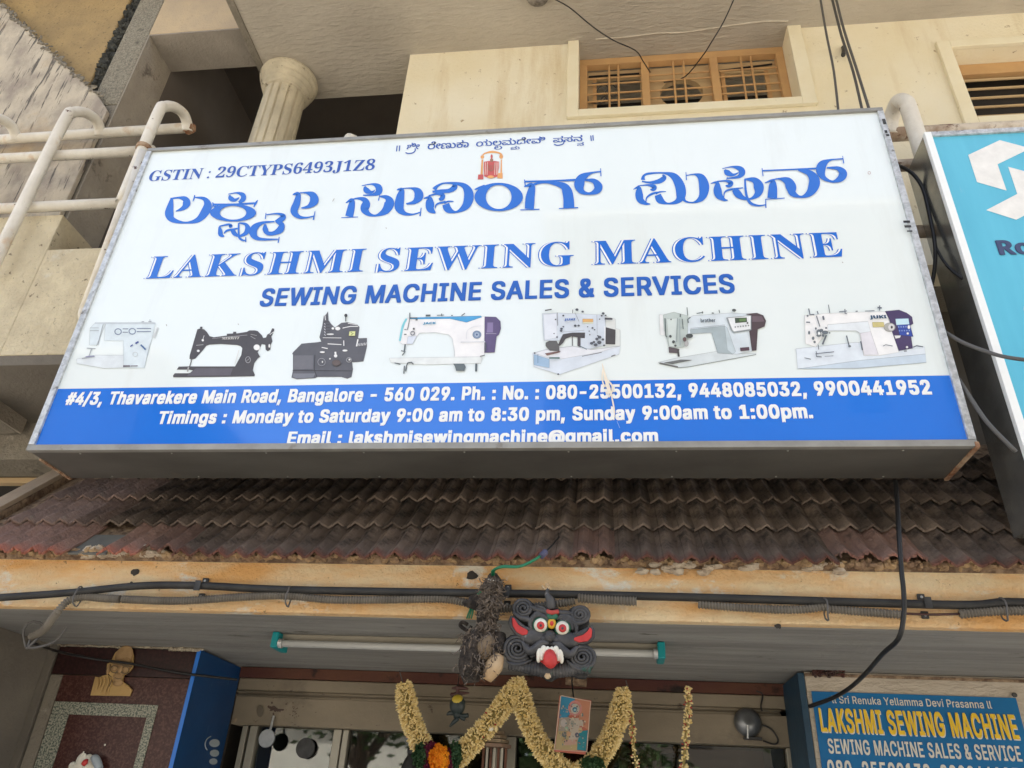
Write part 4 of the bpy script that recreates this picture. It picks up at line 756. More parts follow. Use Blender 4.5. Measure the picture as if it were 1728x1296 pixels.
for s_ in ([(185,222,28),(190,195,16),(225,178,14),(330,174,12),(400,198,44),(440,260,62),(448,330,60),(420,372,30),(355,386,12),(305,362,46),(288,325,40)], [(275,320,8),(300,306,10),(345,303,5)],
           [(178,232,10),(230,240,14),(295,232,30),(332,208,30),(322,186,8)], [(118,288,4),(155,275,22),(158,320,48),(168,362,42),(205,386,20),(236,390,6)], [(148,264,6),(220,258,12),(262,270,30),(258,288,24),(236,290,8)], [(206,376,6),(212,345,10),(250,318,14),(300,306,8)],
           [(455,330,40),(480,370,14),(540,378,12),(595,342,45),(610,272,64),(590,208,48),(545,184,12),(487,192,6)], [(483,168,4),(487,224,7)],
           [(735,145,4),(800,132,10),(856,144,32),(872,172,42),(845,202,20),(766,212,8)], [(752,152,12),(770,172,36),(810,188,18),(848,172,5)], [(770,202,4),(766,220,5)],
           [(655,248,4),(698,242,20),(702,290,50),(712,330,46),(748,360,20),(774,364,5)], [(698,234,8),(760,230,12),(794,244,32),(782,264,24),(758,264,8)], [(746,350,4),(752,310,10),(790,290,12),(880,278,6)],
           [(820,288,36),(845,322,46),(880,348,26),(930,355,12),(980,322,42),(988,270,64),(958,226,38),(890,218,7)], [(893,215,10),(896,280,14),(906,340,16),(932,385,18),(985,402,12),(1037,396,6)], [(1036,358,5),(1038,418,8)],
           [(1015,160,9),(1200,152,9),(1392,144,12)], [(1011,142,5),(1018,198,6)], [(1030,245,4),(1082,230,22),(1086,270,52),(1082,350,62)], [(1035,358,5),(1168,350,6)],
           [(1075,226,10),(1130,216,12),(1186,232,50),(1212,272,66),(1226,318,42),(1280,342,14),(1335,320,42),(1368,270,68),(1372,220,66),(1335,175,38),(1262,156,10)],
           [(1572,78,8),(1485,86,12),(1432,118,54),(1418,162,58),(1440,210,30),(1500,236,14),(1555,214,44),(1572,178,52),(1536,144,26),(1460,140,9)], [(1570,58,4),(1578,110,7)]):
    k3.stroke(c, [(x, y, w*1.1) for x, y, w in s_])
k3.build('kannada_lettering', SG)
# small invocation line
def kan(text, x0, y0, x1, y1, ytl, bold=.006, nm='invocation_lettering'):
    q = lambda x, y: (640+x/4.32, 210+y/4.32)
    v, f = glyphs(text); a, b, c_ = PY(*q(x0, y0), SY), PY(*q(x1, y1), SY), PY(*q(x0, ytl), SY)
    X0 = min(p[0] for p in v); X1 = max(p[0] for p in v); Y0 = min(p[1] for p in v); Y1 = max(p[1] for p in v)
    sx = (b.x-a.x)/(X1-X0); zb = (a.z+b.z)/2; sz = (c_.z-a.z)/(Y1-Y0); mb = MB(); mb.open = True
    for k, dx in enumerate((-bold, bold)): mb.add([(a.x+(p[0]-X0)*sx+dx*.6, SY-.002-k*.0001, zb+(p[1]-Y0)*sz) for p in v], f)
    return mb.build(nm, M['ink2'], SG)
K_ = .0022
kan('\u0cb6\u0cc0', 200, 188, 290, 182, 138, K_); kan('\u0cb0\u0cc7\u0ca3\u0cc1\u0c95\u0cbe', 352, 186, 650, 166, 130, K_)
kan('\u0caf\u0cb2\u0cae\u0ca6\u0cc7\u0cb5\u0cbf', 706, 162, 1208, 138, 112, K_); kan('\u0caa\u0cb8\u0ca8', 1268, 134, 1480, 124, 88, K_)
kan('\u0cb2', 838, 186, 894, 182, 162, K_*.8); kan('\u0cae', 958, 186, 1022, 182, 160, K_*.8); kan('\u0ca8', 1444, 158, 1490, 156, 132, K_*.8)
k4 = Print(SY, (640, 210), 4.32)
for l in ([(131,156),(126,198)], [(150,155),(146,196)], [(192,206),(212,214),(246,208),(262,192),(262,176)], [(1274,146),(1300,154),(1336,146),(1346,132),(1344,118)], [(1542,82),(1546,122)], [(1557,80),(1561,120)]): k4.stroke('ink2', [(x, y, 8) for x, y in l], 5)
k4.build('invocation_lettering', SG)
# little temple emblem
e = Print(SY, (780, 240), 16.2); rd, og, br = (.55, .10, .09), (.75, .36, .12), (.32, .16, .10)
e.stroke(og, [(550,430,40),(580,340,34),(680,290,40),(820,270,60),(980,290,44),(1060,340,60),(1080,430,70)]).ell(og, 550, 410, 48).ell(og, 1065, 400, 52, 60)
e.poly(og, [(530,480),(575,480),(560,900),(500,900)]).poly(og, [(1060,480),(1085,480),(1090,900),(1040,900)])
e.poly(rd, [(440,890),(580,890),(580,1020),(425,1030)]).poly(og, [(960,850),(1105,850),(1105,1000),(960,990)])
e.poly(rd, [(600,540),(740,520),(870,520),(1010,540),(1010,700),(960,950),(860,980),(700,980),(600,940),(590,700)])
e.poly((.85, .8, .75), [(740,520),(800,350),(860,520)]).ell(br, 805, 500, 45, 55).ell(rd, 805, 400, 30, 60)
for x in (640, 690, 900, 950, 985): e.line((.85, .62, .55), [(x, 560), (x-10, 900)], 16)
e.stroke(br, [(700,600,16),(720,740,20),(790,800,20),(860,740,20),(880,600,16)]).line(br, [(730,660),(850,660)], 14).ell(og, 780, 960, 90, 40)
for x in (760, 800): e.line(br, [(x, 690), (x, 790)], 12)
e.build('emblem_print', SG)

# seven printed sewing machines
W_ = (.84, .85, .86); DK = (.05, .048, .052)
a = Print(SY, (120, 520), 9.6); a.out = 5; lb = (.66, .745, .79); gy = (.35, .38, .42)
a.poly(lb, [(310,330),(390,245),(1370,245),(1310,500),(1235,770),(1190,970),(850,970),(850,530),(540,530),(560,262),(520,270),(430,600),(300,600)]).poly((.68,.735,.77), [(90,830),(400,765),(850,765),(850,970),(540,980),(100,900)])
a.poly((.62,.68,.74), [(390,238),(1370,238),(1370,256),(390,256)]).line(gy, [(520,270),(435,600)], 8).line(gy, [(562,262),(410,620)], 5).ring((.22,.27,.38), 765, 385, 52, 46, 16).ring((.22,.27,.38), 995, 380, 52, 46, 16)
for l in ([(840,340),(930,340)], [(840,395),(925,395)], [(1070,335),(1300,335)], [(1070,385),(1300,385)]): a.line((.18,.22,.32), l, 13)
a.line(gy, [(310,325),(455,325)], 6).line(gy, [(310,370),(455,370)], 9).line(gy, [(260,655),(400,660)], 16).line(gy, [(335,670),(295,785)], 14).line(gy, [(180,825),(390,790)], 16).line((.25,.25,.4), [(240,795),(380,780)], 16)
a.line((.05,.08,.3), [(965,630),(1005,598)], 18).line((.05,.08,.3), [(1050,580),(1100,550)], 26).line((.06,.14,.32), [(1135,600),(1215,680)], 24).ring((.55,.6,.62), 1045, 755, 38, 34, 12)
a.line((.12,.09,.12), [(850,945),(960,945)], 24).line((.12,.09,.12), [(970,945),(1085,942)], 13).line((.55,.58,.6), [(1345,490),(1410,320)], 26).line((.6,.66,.72), [(1280,580),(1235,770)], 8).line(gy, [(1150,230),(1190,225)], 14).line(gy, [(1260,225),(1310,225)], 16).line(gy, [(1285,190),(1285,225)], 10)
a.build('machine_print', SG, label='pale blue household sewing machine print at far left')
a = Print(SY, (280, 530), 8.64); a.out = 5; m2 = (.075, .07, .075)
a.poly(m2, [(345,655),(350,600),(460,225),(490,215),(560,225),(600,265),(640,325),(700,340),(890,315),(890,290),(980,285),(985,260),(1025,260),(1030,285),(1180,262),(1220,240),(1300,240),(1340,250),(1400,310),(1420,350),(1460,345),(1480,300),(1520,280),(1550,210),(1580,215),(1580,250),(1540,330),(1555,400),(1530,450),(1525,520),(1485,545),(1455,520),(1450,450),(1400,440),(1370,500),(1340,560),(1370,620),(1340,650),(1290,720),(1270,820),(1300,890),(1290,910),(700,920),(110,925),(105,900),(130,865),(340,865),(420,830),(340,812),(160,812),(190,768),(330,765),(1010,765),(1100,600),(1115,500),(1090,470),(1040,455),(800,440),(640,448),(590,465),(540,530),(430,650),(380,665)])
a.poly((.12,.11,.13), [(440,790),(980,790),(940,900),(300,905)]).line(W_, [(560,315),(535,385)], 6).ell(W_, 540, 385, 16).ell(W_, 475, 540, 20, 16).line((.4,.4,.4), [(445,460),(550,450)], 8).ell(W_, 1328, 490, 46, 42).ring((.45,.44,.46), 1200, 670, 36, 44, 7).line((.4,.4,.42), [(1175,690),(1225,650)], 6)
a.line((.35,.34,.36), [(680,362),(1190,310)], 7).line(m2, [(372,660),(372,700),(350,770)], 12).line((.4,.4,.4), [(335,780),(318,845)], 22).line(m2, [(518,190),(520,220)], 34).line(W_, [(1520,305),(1580,262)], 9).ell(W_, 1512, 470, 12, 26).line((.6,.58,.55), [(1070,530),(1010,740)], 7).line(m2, [(1340,590),(1368,635)], 26).line((.35,.34,.34), [(1240,300),(1330,320)], 8).line((.35,.34,.34), [(1240,330),(1310,370)], 8)
a.build('machine_print', SG, label='black antique hand wheel sewing machine print')
lettering(SG, 'MERRITT', (280+820/8.64, 530+383/8.64), (280+1072/8.64, 530+372/8.64), (280+822/8.64, 530+348/8.64), SY, ink((.72, .70, .66)), 'serif', 0, lift=.006)
a = Print(SY, (480, 515), 9.97); a.out = 5; m3 = (.11, .11, .125)
a.poly(m3, [(130,825),(150,790),(290,650),(560,625),(620,615),(590,540),(640,340),(650,270),(665,180),(700,160),(735,105),(745,260),(790,320),(850,380),(960,300),(1060,290),(1220,325),(1265,370),(1240,560),(1390,555),(1390,700),(1330,950),(1170,965),(1140,960),(1155,1080),(1130,1210),(1060,1240),(960,1210),(560,1210),(520,1230),(210,1250),(120,1220),(145,1100),(145,830)])
a.poly((.16,.16,.18), [(160,845),(490,845),(480,1080),(155,1085)]).poly((.19,.20,.23), [(150,1150),(520,1150),(490,1225),(200,1240),(135,1215)]).line(DK, [(515,840),(505,1090),(550,1210)], 14).line(DK, [(140,1100),(1140,1110)], 12)
for l, w in (([(980,390),(1110,362),(1240,360)], 12), ([(650,552),(960,556)], 9), ([(730,655),(960,668)], 13), ([(630,715),(730,735)], 14), ([(1070,310),(1220,335)], 9), ([(1000,600),(1003,690)], 16), ([(1240,580),(1215,700)], 22), ([(860,790),(865,850)], 30)): a.line(W_, l, w)
a.ell(W_, 900, 400, 42, 30).ell(W_, 775, 495, 60, 13).ell(W_, 1022, 770, 42, 16).ell(W_, 865, 860, 28).ell(W_, 642, 798, 42, 14).ell(W_, 820, 400, 22, 18).ring((.35,.35,.38), 630, 965, 62, 62, 8).ring((.4,.4,.42), 1090, 930, 42, 38, 10).ell(W_, 1100, 925, 16).ell(W_, 645, 965, 10, 16).ell(W_, 772, 912, 12)
a.poly((.72,.75,.35), [(1100,455),(1198,450),(1192,525),(1090,525)]).line((.15,.2,.05), [(1120,470),(1165,490),(1125,515)], 12).ell((.13,.10,.09), 880, 980, 70, 50)
for k in range(7): a.line(W_, [(1215+k*26, 705-k*3), (1228+k*26, 660-k*3)], 8)
for k in range(5): a.line(DK, [(660+k*10, 300+k*45), (770, 290+k*50)], 7); a.line((.55,.56,.6), [(680, 320+k*45), (700, 350+k*45)], 12)
a.line(DK, [(1040,165),(1040,290)], 16).ell(DK, 1042, 190, 24, 26).line(W_, [(690,180),(700,270)], 12)
a.build('machine_print', SG, label='dark grey overlock machine print')
a = Print(SY, (650, 515), 8.23); a.out = 5; w4 = (.86, .86, .89)
a.poly(w4, [(240,545),(205,520),(290,185),(1330,160),(1390,165),(1380,700),(1320,722),(960,722),(960,640),(930,460),(880,410),(700,380),(480,385),(440,440),(370,545)]).poly((.76,.80,.80), [(60,740),(1320,720),(1350,740),(1330,810),(560,830),(80,800)]).line((.62,.66,.68), [(60,738),(1320,718)], 8)
a.line((.62,.64,.67), [(440,440),(480,388),(700,383),(880,413),(930,463),(962,640),(965,715)], 8).poly((.08,.36,.68), [(340,178),(1330,153),(1345,168),(1130,242),(900,190),(500,196),(340,194)]).stroke((.22,.60,.70), [(300,190,26),(245,300,30),(205,500,26)]).poly((.68,.74,.86), [(320,440),(440,430),(380,545),(300,540)])
a.poly((.12,.09,.20), [(1385,165),(1540,170),(1600,230),(1605,330),(1580,410),(1545,440),(1520,660),(1380,665)]).poly((.24,.19,.36), [(1420,245),(1500,245),(1500,385),(1412,385)]).line((.35,.32,.42), [(1400,400),(1545,400)], 8).ell((.20,.28,.42), 1275, 415, 58, 54).ell((.38,.46,.6), 1275, 415, 34).ell((.1,.15,.3), 1275, 415, 12).line((.66,.68,.72), [(1050,520),(1390,515)], 16).stroke((.7,.72,.76), [(1130,480,8),(1140,370,8),(1220,310,8),(1330,295,6)])
for l, w in (([(345,112),(345,190)], 14), ([(345,190),(312,350)], 10), ([(565,152),(632,150)], 26), ([(720,148),(820,145)], 10), ([(785,125),(790,160)], 12), ([(918,150),(942,150)], 12), ([(1062,155),(1110,120)], 12), ([(282,550),(268,650)], 20), ([(225,640),(280,655),(240,705)], 16), ([(135,810),(215,830)], 14), ([(395,830),(370,802),(320,808),(300,850),(288,930)], 16), ([(272,850),(262,960)], 16), ([(1268,820),(1265,930)], 28), ([(270,345),(300,345)], 10), ([(268,415),(300,415)], 14), ([(350,185),(450,185)], 12), ([(425,215),(455,213)], 16), ([(1400,530),(1395,650)], 14), ([(1320,720),(1385,705)], 10)): a.line((.10,.12,.13), l, w)
a.poly((.13,.16,.17), [(950,825),(1100,825),(1120,870),(1100,920),(990,920),(975,860)]).ring((.15,.16,.18), 385, 400, 26, 26, 12).ell((.1,.1,.1), 402, 340, 12)
a.build('machine_print', SG, label='white and sky blue industrial machine print with purple motor')
lettering(SG, 'JACK', (650+530/8.23, 515+276/8.23), (650+706/8.23, 515+270/8.23), (650+532/8.23, 515+250/8.23), SY, ink((.05, .30, .50)), 'sans', .02, lift=.006)
a = Print(SY, (890, 510), 9.97); a.out = 5; h5 = (.62, .68, .76)
a.poly((.68,.71,.70), [(1320,240),(1480,290),(1480,440),(1560,470),(1560,740),(1310,740)]).poly((.66,.72,.80), [(90,860),(300,800),(760,740),(1080,800),(1560,740),(1540,880),(540,1220),(110,1090)]).poly((.75,.77,.82), [(110,860),(300,810),(760,745),(1080,805),(1555,745),(1200,850),(560,960),(330,930)])
a.poly(h5, [(250,195),(500,185),(860,200),(1300,220),(1320,430),(1310,730),(1060,790),(880,770),(880,620),(960,600),(970,520),(740,520),(600,540),(540,650),(280,650),(265,480)]).poly((.72,.76,.84), [(270,210),(490,200),(500,600),(290,640)])
a.poly((.08,.065,.075), [(1320,430),(1480,470),(1475,715),(1320,710)]).poly((.35,.50,.68), [(110,885),(370,965),(370,1110),(110,1060)]).poly((.08,.07,.075), [(520,720),(600,550),(760,520),(970,520),(965,610),(740,580),(640,620),(600,690),(540,740)]).poly((.09,.08,.09), [(845,590),(892,590),(892,765),(845,740)]).line((.1,.09,.1), [(757,585),(757,740)], 14).poly((.12,.12,.12), [(310,690),(370,660),(490,660),(530,740),(540,830),(380,820),(330,770),(310,740)])
a.poly((.72,.42,.16), [(930,290),(1105,290),(1105,340),(930,340)]).poly((.75,.78,.62), [(930,345),(1105,345),(1105,365),(930,365)]).poly((.22,.13,.12), [(300,870),(560,830),(540,852),(330,905)])
for x, y, r in ((605,235,15),(475,300,11),(805,405,21),(862,405,19),(1095,445,15),(1015,425,9),(1130,475,10),(1040,500,9),(1050,560,10),(450,540,9),(500,600,14),(1185,580,11),(835,140,24),(930,175,18),(1275,205,22),(1250,245,14),(1318,240,12),(605,430,13),(575,465,20),(520,1228,15),(570,500,20),(1215,305,10),(125,875,14),(1120,690,20),(1170,640,26),(1215,610,28),(1150,740,30),(1210,700,34),(1270,650,20),(1080,715,26),(1290,750,16)): a.ell((.10,.11,.13), x, y, r, r*.8, 10)
a.line((.1,.1,.1), [(300,165),(410,145)], 20).line((.1,.1,.1), [(765,150),(762,210)], 12).line((.08,.08,.09), [(1300,302),(1430,307)], 30).line((.1,.17,.15), [(370,962),(545,962)], 26).line((.2,.2,.22), [(505,200),(512,420)], 10).line((.12,.12,.13), [(920,935),(1250,870)], 10).line((.2,.22,.25), [(800,200),(870,350)], 7).line(W_, [(1303,430),(1303,730)], 10).line((.1,.1,.1), [(1410,935),(1480,912)], 14).line((.2,.3,.45), [(180,900),(180,1050)], 12).line((.15,.2,.22), [(880,760),(1000,820)], 14).line((.4,.42,.45), [(590,530),(960,500)], 8).line((.3,.32,.36), [(1170,240),(1175,560)], 6)
a.build('machine_print', SG, label='white lockstitch bar machine print on a long base')
lettering(SG, 'JUKI', (890+625/9.97, 510+325/9.97), (890+805/9.97, 510+320/9.97), (890+625/9.97, 510+292/9.97), SY, ink((.06, .16, .5)), 'sans', .02, lift=.008)
a = Print(SY, (1100, 510), 8.64); a.out = 5
a.poly((.62,.68,.70), [(90,880),(340,820),(940,720),(1220,760),(1520,745),(1520,768),(520,950),(380,962),(110,900)]).line((.22,.26,.26), [(110,895),(380,957),(540,945),(1520,765)], 10).poly((.64,.71,.76), [(520,250),(600,200),(1150,160),(1370,175),(1450,210),(1450,420),(1460,720),(1240,760),(960,750),(870,450),(520,470)])
a.poly((.38,.45,.48), [(560,402),(1060,350),(1100,380),(1220,725),(1180,762),(960,742),(870,440),(560,465)]).poly((.5,.58,.62), [(1060,350),(1100,380),(1220,725),(1180,762),(1100,700)]).poly((.76,.77,.78), [(110,185),(165,190),(190,490),(120,480)]).poly((.50,.57,.55), [(165,190),(320,150),(430,180),(520,200),(520,600),(460,660),(350,670),(245,650),(200,430),(180,430)]).poly((.62,.69,.67), [(215,250),(370,240),(350,560),(330,660),(250,640)])
a.poly((.12,.10,.11), [(245,660),(400,690),(390,748),(250,740)]).line((.08,.08,.08), [(378,700),(392,800)], 30).poly((.16,.17,.17), [(180,890),(420,845),(580,850),(300,905)]).line((.15,.15,.15), [(110,892),(380,950)], 18).poly((.085,.06,.07), [(1370,180),(1530,165),(1620,200),(1660,280),(1640,360),(1540,400),(1520,710),(1460,715),(1420,430),(1450,410),(1450,200)]).poly((.15,.11,.13), [(1460,210),(1600,210),(1640,290),(1460,300)])
a.poly((.28,.32,.34), [(1085,235),(1448,200),(1448,415),(1190,455),(1155,415)]).poly((.78,.80,.82), [(1105,240),(1438,206),(1438,400),(1195,435),(1170,405)]).poly((.07,.10,.07), [(1210,240),(1380,235),(1385,295),(1215,312)]).poly((.14,.24,.10), [(1270,252),(1370,246),(1370,285),(1275,292)]).poly((.10,.06,.08), [(1285,675),(1415,665),(1418,710),(1290,720)])
for k in range(6): a.ell((.3,.33,.35), 1215+k*38, 372-k*4, 9, 9, 8)
for x, y, rx, ry in ((268,510,17,18),(315,590,19,20),(278,265,8,8),(1195,132,28,18),(545,505,50,30),(1390,318,10,12),(735,165,8,14),(885,175,16,6),(340,650,16,12)): a.ell((.08,.09,.09), x, y, rx, ry, 12)
for l, w in (([(510,92),(520,210)], 12), ([(650,182),(740,165)], 12), ([(190,250),(200,500),(215,525)], 18), ([(440,260),(455,410)], 14), ([(560,235),(520,270),(530,320)], 16), ([(1180,150),(1210,152)], 14), ([(975,130),(985,175)], 14), ([(415,190),(410,235)], 16)): a.line((.12,.15,.15), l, w)
a.ell((.42,.42,.42), 500, 620, 28, 42).ell((.16,.11,.11), 475, 560, 25, 30).line((.3,.35,.36), [(370,250),(360,600)], 10).line((.36,.42,.43), [(400,260),(410,650)], 14).line((.3,.34,.36), [(560,402),(1060,350)], 6)
a.build('machine_print', SG, label='white straight stitch machine print with control screen')
lettering(SG, 'brother', (1100+712/8.64, 510+312/8.64), (1100+925/8.64, 510+300/8.64), (1100+712/8.64, 510+258/8.64), SY, ink((.04, .06, .07)), 'sans', .0, lift=.008)
a = Print(SY, (1330, 505), 6.912); a.out = 5
a.poly((.70,.765,.84), [(90,580),(780,505),(1590,560),(1610,740),(820,810),(110,815)]).poly((.55,.645,.74), [(110,815),(800,720),(1600,640),(1610,740),(820,805)]).poly((.86,.87,.88), [(190,190),(300,190),(420,170),(930,150),(1140,150),(1290,620),(1060,660),(880,660),(830,400),(790,370),(460,370),(320,560),(200,520)]).poly((.74,.79,.83), [(460,300),(930,260),(960,380),(840,400),(790,370),(460,370)]).poly((.72,.71,.76), [(840,400),(960,380),(1050,650),(880,655)])
a.poly((.07,.05,.13), [(1130,145),(1290,130),(1380,165),(1440,210),(1455,290),(1420,310),(1455,440),(1430,440),(1450,575),(1290,605),(1210,380),(1180,240)]).poly((.04,.08,.38), [(1250,230),(1400,225),(1450,440),(1300,420)]).poly((.55,.76,.86), [(1250,235),(1400,230),(1410,295),(1260,305)]).ell((.42,.42,.40), 1180, 332, 66, 50).ell((.66,.65,.66), 1200, 332, 38, 42).ell(DK, 1205, 332, 10, 14).poly((.62,.54,.24), [(980,275),(1110,275),(1120,325),(985,330)]).poly((.75,.75,.75), [(1235,430),(1310,430),(1300,455),(1250,465)])
for k in range(5): a.ell((.3,.42,.8), 1285+k*28, 330, 8, 8, 8); a.ell((.3,.42,.8), 1295+k*28, 375, 7, 7, 8)
a.ell(W_, 1402, 335, 14, 22).ell(W_, 1388, 410, 12).ell(W_, 1380, 570, 12)
for l, w in (([(465,75),(480,170)], 10), ([(675,435),(710,570)], 15), ([(840,500),(860,605)], 15), ([(235,120),(250,190),(300,190)], 14), ([(335,150),(345,185)], 12), ([(325,205),(365,330)], 12), ([(440,430),(420,480),(395,540)], 20), ([(320,620),(330,645),(390,640),(530,625)], 10), ([(320,640),(325,680),(385,685)], 12), ([(185,695),(260,712)], 9), ([(1035,110),(1085,115)], 18), ([(1060,85),(1060,145)], 12), ([(590,160),(680,150)], 11), ([(655,128),(658,180),(680,182)], 12), ([(780,155),(805,153)], 12), ([(890,152),(1000,148)], 9), ([(205,282),(250,284)], 14), ([(400,210),(410,255)], 22), ([(345,545),(350,600)], 10), ([(1100,560),(1130,545),(1210,560)], 9), ([(1450,575),(1490,555),(1565,570)], 12), ([(1340,620),(1375,618)], 12), ([(420,680),(520,675)], 6)): a.line((.13,.15,.18), l, w)
for x, y, rx, ry in ((238,405,10,20),(285,470,13,18),(302,515,12,12),(220,210,9,9),(350,400,24,30),(380,380,20,16),(425,405,34,20),(400,440,14,14),(435,353,10,9),(350,440,26,14),(315,360,8,12),(475,412,8,6),(708,568,14,10)): a.ell((.15,.18,.21), x, y, rx, ry, 10)
a.ell((.8,.84,.86), 352, 418, 14, 18)
a.build('machine_print', SG, label='white computerised machine print with navy control box at far right')
lettering(SG, 'JUKI', (1330+952/6.912, 505+241/6.912), (1330+1142/6.912, 505+230/6.912), (1330+952/6.912, 505+205/6.912), SY, ink((.02, .07, .14)), 'sans', .03, lift=.008)
# wear on the face
a = Print(SY, (0, 0), 1); a.n = 60
for l in ([(1016,615,1),(1022,640,5),(1028,662,6),(1022,665,2)], [(1022,640,2),(1034,655,3),(1028,672,2)], [(1030,660,2),(1036,690,2.5),(1037,706,1)], [(1018,620,2),(1016,640,2),(1020,655,3)]): a.stroke((.80,.72,.60), l, 5)
a.line((.25,.4,.7), [(1041,712),(1046,724)], .8).ring((.4,.25,.25), 1466, 294, 2.2, 2.2, .8)
for l in ([(562,342),(565,337)], [(652,386),(653,388)], [(1420,444),(1422,446)], [(403,548),(404,550)], [(282,549),(283,552)]): a.line((.35,.33,.3), l, 1.2)
a.build('peeled_patch', SG)
# cut-outs and tape on the right frame
for (px, py, w, h) in ((1497, 205, 5, 12), (1500, 222, 4, 6), (1503, 228, 5, 4), (1535, 374, 10, 4), (1537, 382, 10, 4), (1540, 390, 8, 2)):
    p = PY(px-5, py, SY-.0152); MB().box(p.x-w*.0015, p.x+w*.0015, SY-.0165, SY-.0145, p.z-h*.0016, p.z+h*.0016).build('tape_scrap', 'black', SG)

# ================================================================ CYAN SIGN AT RIGHT
S2 = thing('cyan_signboard', 'cyan lightbox sign with a white angular logo cut by the right edge', 'signboard', (3, SY, 1.13))
X2 = 1.657; Z2a, Z2b = 1.13, 3.227
box('casing', 'galvside', X2+.003, 4.9, SY+.016, SY+.265, Z2a+.003, Z2b-.003, S2, bevel=.002)
box('face_panel', 'cyan', X2+.02, 4.9, SY, SY+.012, Z2a+.02, Z2b-.02, S2, bevel=0)
box('frame_strip', 'whiteink', X2, X2+.034, SY-.012, SY+.0155, Z2a, Z2b, S2, bevel=.002)
box('frame_strip', 'galv', X2+.035, 4.9, SY-.012, SY+.0155, Z2b-.03, Z2b, S2, bevel=.002)
box('frame_strip', 'galv', X2+.035, 4.9, SY-.012, SY+.0155, Z2a, Z2a+.03, S2, bevel=.002)
a = Print(SY, (1560, 210), 5.4)
a.poly((.80,.79,.76), [(398,280),(685,145),(960,218),(960,222),(665,365),(748,605),(478,527)]).build('logo_print', S2)
a = Print(SY, (1560, 210), 5.4)
a.poly((.80,.79,.76), [(762,388),(1050,465),(1130,720),(835,870),(562,783),(845,635)])
a.build('logo_print', S2); a = Print(SY, (1560, 210), 5.4); a.ell((.8,.79,.76), 940, 1680, 36, 50)
a.build('logo_print', S2)
lettering(S2, 'Ro', (1560+692/5.4, 210+1195/5.4), (1560+985/5.4, 210+1178/5.4), (1560+690/5.4, 210+1064/5.4), SY, ink((.05, .07, .16)), 'sans', .03)

# ================================================================ RAILINGS
RA = thing('pipe_railing', 'chipped white pipe railing with hooped tops left of the large sign', 'railing', (-3.6, 3.3, 2.9))
def hoop(X, z0, parent, name='hoop_post', y0=3.2, zt=0):
    MB().tube([(X, y0, z0), (X, y0, 3.2+zt), (X, y0, 3.98+zt), (X, y0+.03, 4.10+zt), (X, y0+.11, 4.195+zt), (X+.01, y0+.20, 4.235+zt), (X+.01, y0+.27, 4.215+zt), (X+.01, y0+.30, 4.17+zt)], .036, 14, smooth=5).build(name, 'pipe', parent, smooth=True)
hoop(-3.61, 2.72, RA); hoop(-4.28, 2.72, RA); hoop(-2.94, 3.67, RA)
MB().lathe((-2.94, 3.2, 3.66), [(.047, 0), (.047, .03)], 16).build('rusty_end', 'rust', RA)
MB().tube([(-2.905, 3.225, 2.40), (-2.915, 3.215, 3.0), (-2.925, 3.20, 3.63)], .040, 14).build('lower_post', 'pipe', RA, smooth=True)
MB().blob((-2.905, 3.225, 2.40), (.040, .040, .07), 12, 8).build('post_foot', 'pipe', RA, smooth=True)
MB().tube([(-5.2, 3.5, 4.19), (-2.955, 3.5, 4.205)], .036, 12).build('top_rail', 'rustpipe' if 0 else 'pipe', RA, smooth=True)
a = PY(0, 273, 3.275); b = PY(238, 250, 3.275)
MB().tube([(-5.2, 3.275, (a.z+b.z)/2), (-2.93, 3.275, (a.z+b.z)/2)], .034, 12).build('middle_rail', 'pipe', RA, smooth=True)
a = PY(0, 355, 3.275); b = PY(205, 340, 3.275)
MB().tube([(-5.2, 3.275, (a.z+b.z)/2), (-2.90, 3.275, (a.z+b.z)/2)], .034, 12).build('lower_rail', 'pipe', RA, smooth=True)
MB().blob((-2.93, 3.5, 4.20), (.05, .04, .045), 8, 6, .3).build('rusty_joint', 'rust', RA)
RB = thing('pipe_railing', 'rust-stained pipe railing with one hoop between the two signboards', 'railing', (1.8, 3.4, 2.9))
p = PY(1563, 245, 3.22); q = PY(1600, 217, 3.5); X = p.x
MB().tube([(X, 3.28, 2.2), (X, 3.28, 3.2), (X, 3.28, q.z-.08), (X, 3.30, q.z+.02), (X, 3.36, q.z+.10), (X, 3.43, q.z+.12), (X-.01, 3.50, q.z+.08), (X-.02, 3.52, q.z-.02)], .046, 14, smooth=5).build('hoop_post', 'pipe', RB, smooth=True)
MB().tube([(-1.5, 3.52, q.z-.01), (4.8, 3.52, q.z)], .044, 12).build('top_rail', 'rustpipe', RB, smooth=True)
for (px, py) in ((1528, 279), (1552, 391)):
    t = PY(px, py, 3.36); MB().tube([(1.2, 3.36, t.z), (4.6, 3.36, t.z)], .035, 12).build('lower_rail', 'rustpipe', RB, smooth=True)
MB().tube([(-1.64, 3.35, 3.3), (-1.64, 3.35, 3.78), (-1.62, 3.4, 3.84), (-1.59, 3.5, 3.82)], .042, 12, smooth=3).build('hoop_post', 'pipe', RB, smooth=True)

